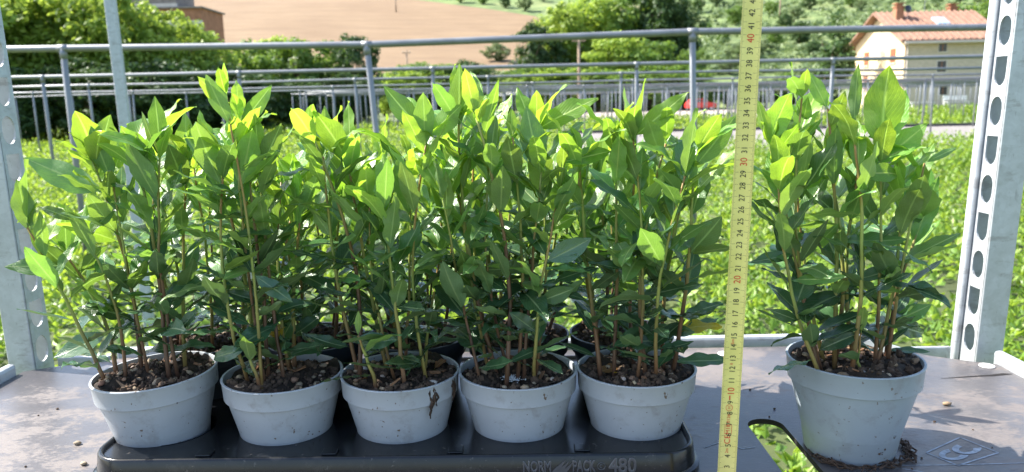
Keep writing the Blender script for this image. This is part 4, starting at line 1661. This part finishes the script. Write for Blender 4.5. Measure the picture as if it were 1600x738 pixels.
def soil(root, r, z, q, n_peb, n_crumb=420):
    m = MB()
    nr, na = 14, 44
    def hgt(x, y):
        rr = math.hypot(x, y) / r
        return z + 0.0035 * math.sin(x * 130 + q_off) * math.cos(y * 115 + q_off * 2) + 0.004 * math.sin(x * 55 - y * 70 + q_off) + 0.003 * (1 - rr) + 0.0015 * math.sin(x * 420 + y * 380)
    q_off = q.uniform(0, 6)
    V = [(0, 0, hgt(0, 0))]
    for i in range(1, nr + 1):
        for k in range(na):
            a = TAU * k / na
            rr = r * i / nr
            V.append((rr * math.cos(a), rr * math.sin(a), hgt(rr * math.cos(a), rr * math.sin(a))))
    Fc = [(0, 1 + k, 1 + (k + 1) % na) for k in range(na)]
    for i in range(nr - 1):
        for k in range(na):
            a, b = 1 + i * na + k, 1 + i * na + (k + 1) % na
            Fc.append((a, a + na, b + na, b))
    m.add(V, Fc)
    so = m.build('soil', M['soil'], root, True)
    c = MB()
    for _ in range(n_crumb):
        a, rr = q.uniform(0, TAU), (r - .004) * math.sqrt(q.random())
        x, y = rr * math.cos(a), rr * math.sin(a)
        s = q.choice((0.0012, 0.0016, 0.002, 0.0026, 0.0036)) * q.uniform(0.8, 1.3)
        vs, fs = q.choice(CR_NP)
        zz = hgt(x, y)
        e = Euler((q.uniform(0, 6), q.uniform(0, 6), q.uniform(0, 6))).to_matrix()
        sx = q.uniform(0.7, 1.5)
        c.add([e @ Vector((v[0] * s * sx, v[1] * s, v[2] * s)) + Vector((x, y, zz + s * 0.3)) for v in vs], fs)
    cr = c.build('soil_crumbs', M['soil_crumb'], so)
    cr['kind'] = 'stuff'
    for _ in range(n_peb):
        a, rr = q.uniform(0, TAU), (r - .006) * math.sqrt(q.random())
        x, y = rr * math.cos(a), rr * math.sin(a)
        p = link(bpy.data.objects.new('pebble', q.choice(PEB)), so)
        s = q.choice((0.0022, 0.0028, 0.0034, 0.0042)) * q.uniform(0.85, 1.15)
        p.location = (x, y, hgt(x, y) + s * 0.35)
        p.rotation_euler = (q.uniform(-.5, .5), q.uniform(-.5, .5), q.uniform(0, 6))
        p.scale = (s * q.uniform(1.0, 1.5), s, s)
    for _ in range(5 if n_peb > 20 else 0):
        a, rr = q.uniform(0, TAU), (r - .012) * math.sqrt(q.random())
        x, y = rr * math.cos(a), rr * math.sin(a)
        b = MB()
        b.obox((0, 0, 0), (q.uniform(.004, .008), 0, .001), (0, q.uniform(.0012, .0025), 0), (0, 0, .0006))
        ch = b.build('bark_chip', M['bark_chip'], so)
        ch.location = (x, y, hgt(x, y) + .003)
        ch.rotation_euler = (q.uniform(-.4, .4), q.uniform(-.4, .4), q.uniform(0, 6))
    return so


def to_px(p):
    v = CAM_R.transposed() @ (Vector(p) - CAM_P)
    return Vector((800 - v.x / v.z * F_PX, 369 + v.y / v.z * F_PX))


def aimed_leaf(root, inv, stems, bpx, tpx, key, face, width, q, zs, y_ctr):
    """one leaf growing from the nearest stem towards a given place"""
    fwd = inv.inverted()
    best = None
    for st, pos in stems:
        for k in range(30, 101):
            p = fwd @ pos(k / 100)
            d = (to_px(p) - Vector(bpx)).length + max(0, p.y - y_ctr) * 300
            if best is None or d < best[0]: best = (d, p, st)
    if best is None or best[0] > 34:
        b = at_depth(bpx[0], bpx[1], y_ctr - q.uniform(0.015, 0.045))
        lb = inv @ b
        st, pos = stem(root, (max(-.04, min(.04, lb.x * .55)), max(-.04, min(.04, lb.y * .8)), zs), lb, q, 1.0, 0.3, 1.9, False)
        stems.append((st, pos))
        base = b
    else:
        base, st = best[1], best[2]
    tip = at_depth(tpx[0], tpx[1], base.y + q.uniform(-0.016, 0.006))
    lo, lt = inv @ base, inv @ tip
    d = (lt - lo)
    L = d.length
    d.normalize()
    view = (inv.to_3x3() @ (base - CAM_P)).normalized()       # away from the camera
    n_ = view if face == 'u' else -view
    n_ = (n_ + Vector((q.uniform(-.35, .35), q.uniform(-.2, .2), q.uniform(0, .5))))
    n_ = (n_ - d * n_.dot(d)).normalized()
    x = d.cross(n_)
    me_ = q.choice(LEAVES[key])
    o = bpy.data.objects.new('leaf', me_)
    xs_ = [v.co.x for v in me_.vertices]
    width *= 0.39 / max(0.2, max(xs_) - min(xs_)) * 0.88
    sc_ = min(0.084, L * 1.04)
    o.matrix_basis = Matrix.Translation(lo) @ Matrix((x, d, n_)).transposed().to_4x4() @ Matrix.Diagonal((sc_ * width / 0.39, sc_, sc_, 1))
    o.parent = st
    COL.objects.link(o)


def potted(loc, rot, pot_key, tips, n_extra, seed, label, group, extra_h=(0.19, 0.27), n_peb=48, depth_spread=0.045, spread=0.05, heroes=(), sparse=1.0):
    q = random.Random(seed)
    root = empty('potted_laurel', loc)
    root.rotation_euler = rot
    tag(root, label, 'potted plant', group)
    me, (rt, rb, h, collar, step) = POT_ME[pot_key]
    pot = link(bpy.data.objects.new('pot', me), root)
    pot.rotation_euler = (0, 0, q.uniform(0, 6))
    soil(root, rt - 0.0020, h - 0.0050, q, n_peb)
    inv = (Matrix.Translation(loc) @ Euler(rot).to_matrix().to_4x4()).inverted()
    zs = h - 0.010
    stems = []
    for px, py in tips:
        dy = q.uniform(-depth_spread, depth_spread * 0.4)
        t = inv @ at_depth(px, py, loc[1] + dy)
        bx = max(-rt * .72, min(rt * .72, t.x * 0.55 + q.uniform(-.012, .012)))
        by = max(-rt * .68, min(rt * .68, dy * 0.9 + q.uniform(-.012, .012)))
        stems.append(stem(root, (bx, by, zs), t, q, 1.0, 0.09, sparse))
    for k in range(n_extra):
        a = TAU * (k + q.random()) / max(1, n_extra)
        rr = rt * q.uniform(0.3, 0.75)
        hh = q.uniform(*extra_h)
        out = q.uniform(0.4, 1.2) * spread
        stem(root, (rr * math.cos(a), rr * math.sin(a), zs), (rr * math.cos(a) * 0.8 + out * math.cos(a), rr * math.sin(a) * 0.8 + out * math.sin(a), zs + hh), q, 1.0)
    for (bpx, tpx, key, face, width) in heroes:
        aimed_leaf(root, inv, stems, bpx, tpx, 'leaf_' + key, face, width, q, zs, loc[1])
    return root


TI = Matrix.Translation((TX, TY, TZ)) @ Matrix.Rotation(TYAW, 4, 'Z')
GRP = 'young laurels in pots on the black tray'
FRONT = [
    ([(145, 250), (176, 280), (214, 245), (250, 228), (292, 262), (105, 400)], 'laurel in the tilted grey pot at the left end of front row'),
    ([(332, 245), (370, 250), (404, 258), (440, 285), (350, 240), (470, 330)], 'laurel in second grey pot from the left of front row'),
    ([(505, 245), (545, 255), (578, 310), (600, 330), (640, 250), (668, 215)], 'laurel in middle grey front pot with roots hanging over rim'),
    ([(716, 195), (765, 235), (745, 185), (846, 262), (835, 205), (875, 300), (690, 300)], 'laurel in grey front pot with white perlite patch, fourth from left'),
    ([(905, 240), (960, 235), (990, 215), (1040, 225), (1085, 245), (1015, 330), (1065, 320)], 'laurel in grey front pot nearest to the yellow tape'),
]
HEROES = [
    [((150, 285), (130, 163), 'young', 'u', .42), ((163, 262), (166, 178), 'mid', 'u', .5), ((235, 262), (184, 203), 'young', 'u', .5), ((243, 235), (246, 150), 'mid', 't', .36), ((133, 314), (43, 249), 'mid', 'u', .36),
     ((111, 417), (11, 417), 'mid', 't', .36), ((152, 525), (92, 558), 'old', 't', .42), ((160, 387), (96, 343), 'young', 'u', .38), ((118, 345), (62, 322), 'mid', 't', .36), ((285, 260), (290, 180), 'mid', 'u', .4)],
    [((371, 295), (398, 200), 'young', 'u', .46), ((373, 190), (369, 128), 'young', 'u', .42), ((353, 150), (341, 104), 'young', 't', .4), ((339, 165), (308, 120), 'young', 'u', .42), ((402, 195), (422, 137), 'mid', 't', .36),
     ((416, 270), (438, 196), 'mid', 'u', .4), ((432, 356), (412, 293), 'mid', 'u', .5), ((325, 290), (296, 185), 'mid', 'u', .36), ((395, 430), (455, 470), 'old', 't', .4), ((470, 500), (430, 545), 'mid', 't', .5), ((385, 545), (322, 562), 'old', 't', .42)],
    [((540, 225), (495, 169), 'young', 'u', .46), ((485, 205), (478, 166), 'mid', 't', .4), ((572, 322), (566, 247), 'young', 'u', .46), ((503, 372), (488, 325), 'mid', 'u', .5), ((663, 195), (602, 139), 'mid', 't', .38), ((675, 210), (722, 165), 'young', 'u', .5),
     ((673, 182), (665, 148), 'young', 'u', .4), ((679, 272), (673, 232), 'young', 'u', .5), ((620, 485), (624, 428), 'mid', 'u', .55), ((560, 525), (610, 533), 'old', 't', .42), ((612, 560), (560, 535), 'old', 't', .4), ((655, 430), (695, 390), 'mid', 'u', .45)],
    [((767, 235), (752, 153), 'young', 'u', .55), ((722, 168), (712, 104), 'young', 't', .34), ((728, 172), (724, 103), 'young', 'u', .36), ((738, 180), (744, 118), 'mid', 't', .42), ((854, 275), (821, 170), 'mid', 'u', .46), ((848, 364), (899, 334), 'young', 't', .55),
     ((800, 215), (799, 171), 'young', 'u', .45), ((845, 192), (843, 138), 'young', 'u', .38), ((777, 325), (766, 278), 'mid', 'u', .6), ((868, 200), (930, 148), 'young', 't', .36), ((850, 410), (922, 375), 'old', 't', .5), ((770, 455), (728, 460), 'mid', 't', .5), ((842, 470), (895, 452), 'mid', 't', .5), ((838, 545), (800, 490), 'old', 't', .5)],
    [((994, 183), (1071, 147), 'young', 't', .34), ((976, 204), (990, 156), 'young', 'u', .6), ((947, 220), (882, 254), 'young', 't', .4), ((1090, 236), (1124, 171), 'young', 'u', .46), ((1098, 264), (1147, 184), 'mid', 'u', .4), ((1080, 292), (1058, 218), 'mid', 'u', .5),
     ((1025, 340), (1094, 293), 'mid', 't', .44), ((1065, 396), (1128, 344), 'mid', 'u', .6), ((1003, 435), (950, 385), 'mid', 'u', .45), ((1045, 460), (1030, 408), 'mid', 'u', .5), ((1035, 540), (1085, 520), 'old', 't', .45), ((1010, 530), (960, 545), 'old', 't', .45), ((1070, 500), (1125, 470), 'old', 't', .42)],
]
SINGLE_HEROES = [((1384, 216), (1380, 93), 'young', 'u', .46), ((1200, 197), (1226, 145), 'young', 'u', .6), ((1254, 154), (1232, 106), 'mid', 'u', .46), ((1293, 170), (1265, 117), 'mid', 'u', .4), ((1232, 254), (1250, 154), 'mid', 't', .55), ((1334, 198), (1339, 102), 'mid', 'u', .24),
                 ((1230, 293), (1300, 260), 'young', 't', .5), ((1410, 255), (1440, 197), 'young', 'u', .5), ((1417, 388), (1464, 280), 'mid', 't', .3), ((1237, 228), (1284, 186), 'young', 't', .2), ((1445, 255), (1497, 228), 'mid', 't', .25), ((1300, 200), (1320, 145), 'young', 'u', .45),
                 ((1240, 405), (1232, 362), 'mid', 'u', .7), ((1350, 270), (1415, 265), 'young', 't', .5), ((1290, 465), (1320, 425), 'mid', 'u', .6), ((1400, 520), (1455, 528), 'old', 't', .4), ((1345, 520), (1280, 545), 'old', 't', .45), ((1400, 510), (1452, 480), 'mid', 't', .5), ((1270, 500), (1205, 485), 'old', 't', .34), ((1240, 400), (1175, 410), 'old', 't', .36)]
front_roots = []
for i, (tips, lab) in enumerate(FRONT):
    p = TI @ Vector((wells[i][0], wells[i][1], 0.0035))
    rot = (0, 0, 0)
    loc = p.copy()
    if i == 0:
        rot = (math.radians(0.5), math.radians(-2.4), 0)
        loc = p + Vector((-0.0075, 0, 0.0042))
    elif i == 4:
        loc = p + Vector((0, 0, 0.0006))
    front_roots.append(potted(loc, rot, 'low_grey', tips, 1, 100 + i, lab, GRP, (0.15, 0.22), heroes=HEROES[i], sparse=1.0))
BACK = ['leftmost', 'second from left', 'middle', 'fourth from left', 'rightmost']
BACK_H = ((0.18, 0.24), (0.18, 0.255), (0.16, 0.215), (0.17, 0.25), (0.17, 0.235))
for i in range(5):
    p = TI @ Vector((wells[5 + i][0], wells[5 + i][1], 0.0035))
    potted(p, (0, 0, 0), 'low_dark', [], 8, 200 + i, 'laurel in dark pot in the back row, ' + BACK[i] + ' of five', GRP, BACK_H[i], 8, spread=0.04)
single_loc = Vector((0.3395, 0.7345, SHELF + 0.0008))
single = potted(single_loc, (0, 0, 0), 'tall_grey', [(1215, 280), (1243, 245), (1292, 245), (1340, 262), (1377, 240), (1410, 290), (1440, 340), (1203, 225)], 0, 301,
                'laurel in larger grey pot standing alone right of tape', 'young laurels in pots', (0.16, 0.23), 60, heroes=SINGLE_HEROES, sparse=1.15)

# ------------------------------------------------------------------ small details
# roots hanging over the rim of the middle pot
q = random.Random(5)
mid_root = front_roots[2]


def hanging(root, ang, length, r_top, h):
    m = MB()
    for s in range(4):
        pts = []
        a = ang + q.uniform(-.05, .05)
        for k in range(9):
            t = k / 8
            rr = r_top + 0.0022 - 0.006 * max(0, t * length - 0.020) / 0.03 + (0.002 if t > .4 else 0)
            if k == 0: rr -= 0.008
            pts.append(Vector((rr * math.cos(a), rr * math.sin(a), h + 0.002 - length * t * (0.7 + .1 * s))))
            a += q.uniform(-.035, .035)
        m.tube(pts, [0.0017 * (1 - .6 * k / 8) * q.uniform(.7, 1.3) for k in range(9)], 5)
    return m.build('hanging_root', M['root'], root, True)


hanging(mid_root, math.radians(-52), 0.036, 0.0572, 0.079)
hanging(mid_root, math.radians(-22), 0.027, 0.0572, 0.079)
# perlite on the fourth pot, and a few flecks on the fifth
def flecks(root, x, y, z, n, sp, sz):
    m = MB()
    for _ in range(n):
        vs, fs = q.choice(CR_NP)
        s = sz * q.uniform(.6, 1.4)
        c = Vector((x + q.gauss(0, sp), y + q.gauss(0, sp), z + q.uniform(0, .001)))
        m.add([Vector(v) * s + c for v in vs], fs)
    o = m.build('perlite', M['perlite'], root)
    o['kind'] = 'stuff'


flecks(front_roots[3], -0.005, -0.020, 0.0755, 170, 0.0055, 0.0007)
# soil stuck to the pots, a pale scuff on the fifth
def smear(root, spots, mat, name, n=9, sz=0.0011):
    rt, rb, h = (0.0607, 0.0445, 0.079) if root is not single else (0.0638, 0.0435, 0.0975)
    m = MB()
    for ang, hf, sp in spots:
        for _ in range(n):
            a = math.radians(ang) + q.gauss(0, sp)
            z = h * hf + q.gauss(0, sp * 0.03)
            r_w = rt - 0.0009 if z > h - 0.0205 else rb + (rt - 0.0048 - rb) * z / h
            vs, fs = q.choice(CR_NP)
            s_ = sz * q.uniform(.4, 1.3)
            u_ = Vector((math.cos(a), math.sin(a), 0))
            v_ = Vector((-math.sin(a), math.cos(a), 0))
            c = u_ * (r_w + 0.0001) + Vector((0, 0, z))
            m.add([c + u_ * (v[0] * s_ * .35) + v_ * (v[1] * s_) + Vector((0, 0, v[2] * s_ * 1.3)) for v in vs], fs)
    m.build(name, mat, root)


smear(front_roots[0], ((-62, .92, .03), (-45, .70, .10), (-80, .55, .04)), M['soil_crumb'], 'soil_smear')
smear(front_roots[1], ((-30, .62, .12), (-100, .45, .02), (-75, .35, .02)), M['bark_chip'], 'soil_smear', 7, .0008)
smear(front_roots[2], ((-95, .40, .05), (-120, .48, .03), (-70, .5, .03)), M['soil_crumb'], 'soil_smear', 5, .0008)
smear(front_roots[3], ((-108, .60, .05), (-80, .62, .06), (-60, .45, .03)), M['bark_chip'], 'soil_smear', 7, .0009)
smear(front_roots[4], ((-60, .70, .03), (-95, .68, .04), (-40, .6, .03)), M['soil_crumb'], 'soil_smear', 5, .0009)
smear(front_roots[4], ((-112, .66, .028),), M['perlite'], 'scuff', 16, .0011)
smear(single, ((-75, .15, .05), (-35, .18, .03), (-60, .32, .05), (-20, .96, .02)), M['soil_crumb'], 'soil_smear', 6, .0010)
# fallen dry leaves on the soil
for root, x, y, key, s in ((front_roots[4], -0.012, 0.012, 'leaf_dead', 0.035), (front_roots[4], 0.024, 0.002, 'leaf_dead', 0.032), (front_roots[4], -0.008, -0.018, 'leaf_yellow', 0.018), (front_roots[2], 0.034, 0.014, 'leaf_dead', 0.03),
                           (front_roots[2], -0.03, -0.01, 'leaf_dead', 0.02), (front_roots[0], 0.0, 0.02, 'leaf_dead', 0.03), (front_roots[1], -0.035, 0.01, 'leaf_dead', 0.03), (single, 0.004, -0.004, 'leaf_dead', 0.022)):
    so = [c for c in root.children if c.name.startswith('soil')][0]
    zz = 0.075 if root is not single else 0.093
    lf = put_leaf(so, Vector((x, y, zz)), q.uniform(0, TAU), math.radians(q.uniform(-5, 25)), s, key, q)
    lf.name = 'fallen_leaf'

# ring of matted roots and soil round the single pot's base
m = MB()
for s in range(46):
    a0 = math.radians(q.uniform(-200, 40))
    ln = q.uniform(0.25, 0.9)
    r0 = 0.0450 + q.uniform(0, .009) + (0.006 if math.radians(-60) < a0 else 0)
    pts = []
    for k in range(8):
        a = a0 + ln * k / 7
        rr = r0 + 0.003 * math.sin(k * 1.3 + s) + q.uniform(-.001, .001)
        pts.append(Vector((rr * math.cos(a), rr * math.sin(a), max(.0012, q.uniform(.0008, .0055)))))
    pts = [p for p in pts if not (0.2545 < p.x + single_loc.x < 0.2945 and p.y + single_loc.y < 0.80)]
    if len(pts) > 2: m.tube(pts, q.uniform(.0004, .0010), 5)
ro = m.build('root_mat', M['root'])
ro.location = single_loc
tag(ro, 'ring of dark matted roots round the base of single pot', 'roots')

# crumbs and small stones on the shelf
for px, py, s, lab in ((1480, 634, .0042, 'pale stone lying on the sunlit shelf right of single pot'), (121, 695, .0038, 'small stone lying on the shelf left of tray'), (131, 727, .0036, 'small tan stone at the bottom left of shelf')):
    p = at_height(px, py, SHELF)
    o = link(bpy.data.objects.new('stone', q.choice(PEB)))
    o.location = (p.x, p.y, SHELF + s * .55)
    o.scale = (s * 1.3, s, s)
    tag(o, lab, 'stone', 'stones on the shelf')
m = MB()
for px, py in ((1202, 652), (1172, 610), (1520, 672), (1210, 640), (1400, 720), (60, 650), (40, 730), (1460, 660), (1425, 734), (1440, 717), (1415, 690), (90, 640), (1550, 700)):
    p = at_height(px, py, SHELF)
    vs, fs = q.choice(CR_NP)
    s = q.uniform(.0008, .0018)
    m.add([Vector(v) * s + Vector((p.x, p.y, SHELF + s * .6)) for v in vs], fs)
tag(m.build('soil_specks', M['soil_crumb']), 'dark soil specks scattered over the shelf', 'soil', kind='stuff')

# ------------------------------------------------------------------ yellow tape measure
TB = Vector((0.1838, 0.630, SHELF + 0.0006))
tape_top = at_depth(1172.5, 60, 0.6335)
tdir = (tape_top - TB).normalized()
tape = empty('tape_measure', TB)
tag(tape, 'yellow tape measure with black and red numbers standing between the plants', 'tape measure')
tx = (Vector((1, -0.06, 0)) - tdir * Vector((1, -0.06, 0)).dot(tdir)).normalized()
tn = tx.cross(tdir).normalized()     # towards the camera
tape.rotation_euler = Matrix((tx, tdir, tn)).transposed().to_euler()
# local frame: x across, y along, z towards the camera
m = MB()
us = [-0.008 + 0.016 * i / 8 for i in range(9)]
sag = lambda u: 0.0016 * (u / 0.008) ** 2
uvs = []
LEN = 0.50
nseg = 10
for side in (0, 1):
    for j in range(nseg + 1):
        for u in us:
            m.v.append((u, LEN * j / nseg, sag(u) - side * 0.00018))
            uvs.append(((u + 0.008) * 100, (LEN * j / nseg) * 100))
NU = len(us)
for side in (0, 1):
    b = side * NU * (nseg + 1)
    for j in range(nseg):
        for i in range(NU - 1):
            a = b + j * NU + i
            f = (a, a + 1, a + 1 + NU, a + NU)
            m.f.append(f if side == 0 else tuple(reversed(f)))
bo = NU * (nseg + 1)
for j in range(nseg):
    for i in (0, NU - 1):
        a = j * NU + i
        f = (a, a + NU, a + NU + bo, a + bo)
        m.f.append(f if i == 0 else tuple(reversed(f)))
blade = m.build('blade', M['tape'], tape, True)
ul = blade.data.uv_layers.new(name='UVMap')
for lp in blade.data.loops: ul.data[lp.index].uv = uvs[lp.vertex_index]
blade.data.set_sharp_from_angle(angle=math.radians(50))
ZERO = 0.0
dz10 = (at_depth(1138, 612, 0.6305) - TB).length
dz40 = (tape_top - TB).length
unit = (dz40 - dz10) / 30.0
zero = dz10 - 10 * unit
for nmb in range(1, 47):
    red = nmb % 10 == 0
    me = text_mesh(str(nmb), 0.0078 if red else 0.0066, M['tape_red'] if red else M['tape_black'], 0.0, 0.0, 'numeral')
    o = link(bpy.data.objects.new('numeral', me), blade)
    o.location = (0.0004, zero + nmb * unit, 0.00035)
    o.rotation_euler = (0, 0, math.pi / 2)
    o.scale = (0.92, 1.05, 1)
for txt, pos_, sz in (('CE', 5.55, .0072), ('M18', 6.5, .0050), ('0126', 7.5, .0040), ('H', 8.5, .0034), ('2m', 4.5, .0036), ('II', 12.5, .0034), ('5m', 14.5, .0036)):
    me = text_mesh(txt, sz, M['tape_red'], 0, 0, 'marking')
    o = link(bpy.data.objects.new('marking', me), blade)
    o.location = (-0.0006, zero + pos_ * unit, 0.00034)
    o.rotation_euler = (0, 0, math.pi / 2)


def red_line(pts, w, z=0.00034):
    m = MB()
    for a, b in zip(pts, pts[1:]):
        lp = quad_line(a, b, w)
        m.add([(p.x, p.y, z) for p in lp], [(0, 1, 2, 3)])
    m.build('marking', M['tape_red'], blade)


yy = lambda v: zero + v * unit
red_line([(-.0006, yy(9.22)), (-.0006, yy(9.62))], .0005)
red_line([(-.0006 + .0028 * math.cos(TAU * k / 20), yy(8.5) + .0028 * math.sin(TAU * k / 20)) for k in range(21)], .0002)
red_line([(-.0034, yy(6.08)), (.0024, yy(6.08)), (.0024, yy(6.92)), (-.0034, yy(6.92)), (-.0034, yy(6.08))], .00018)
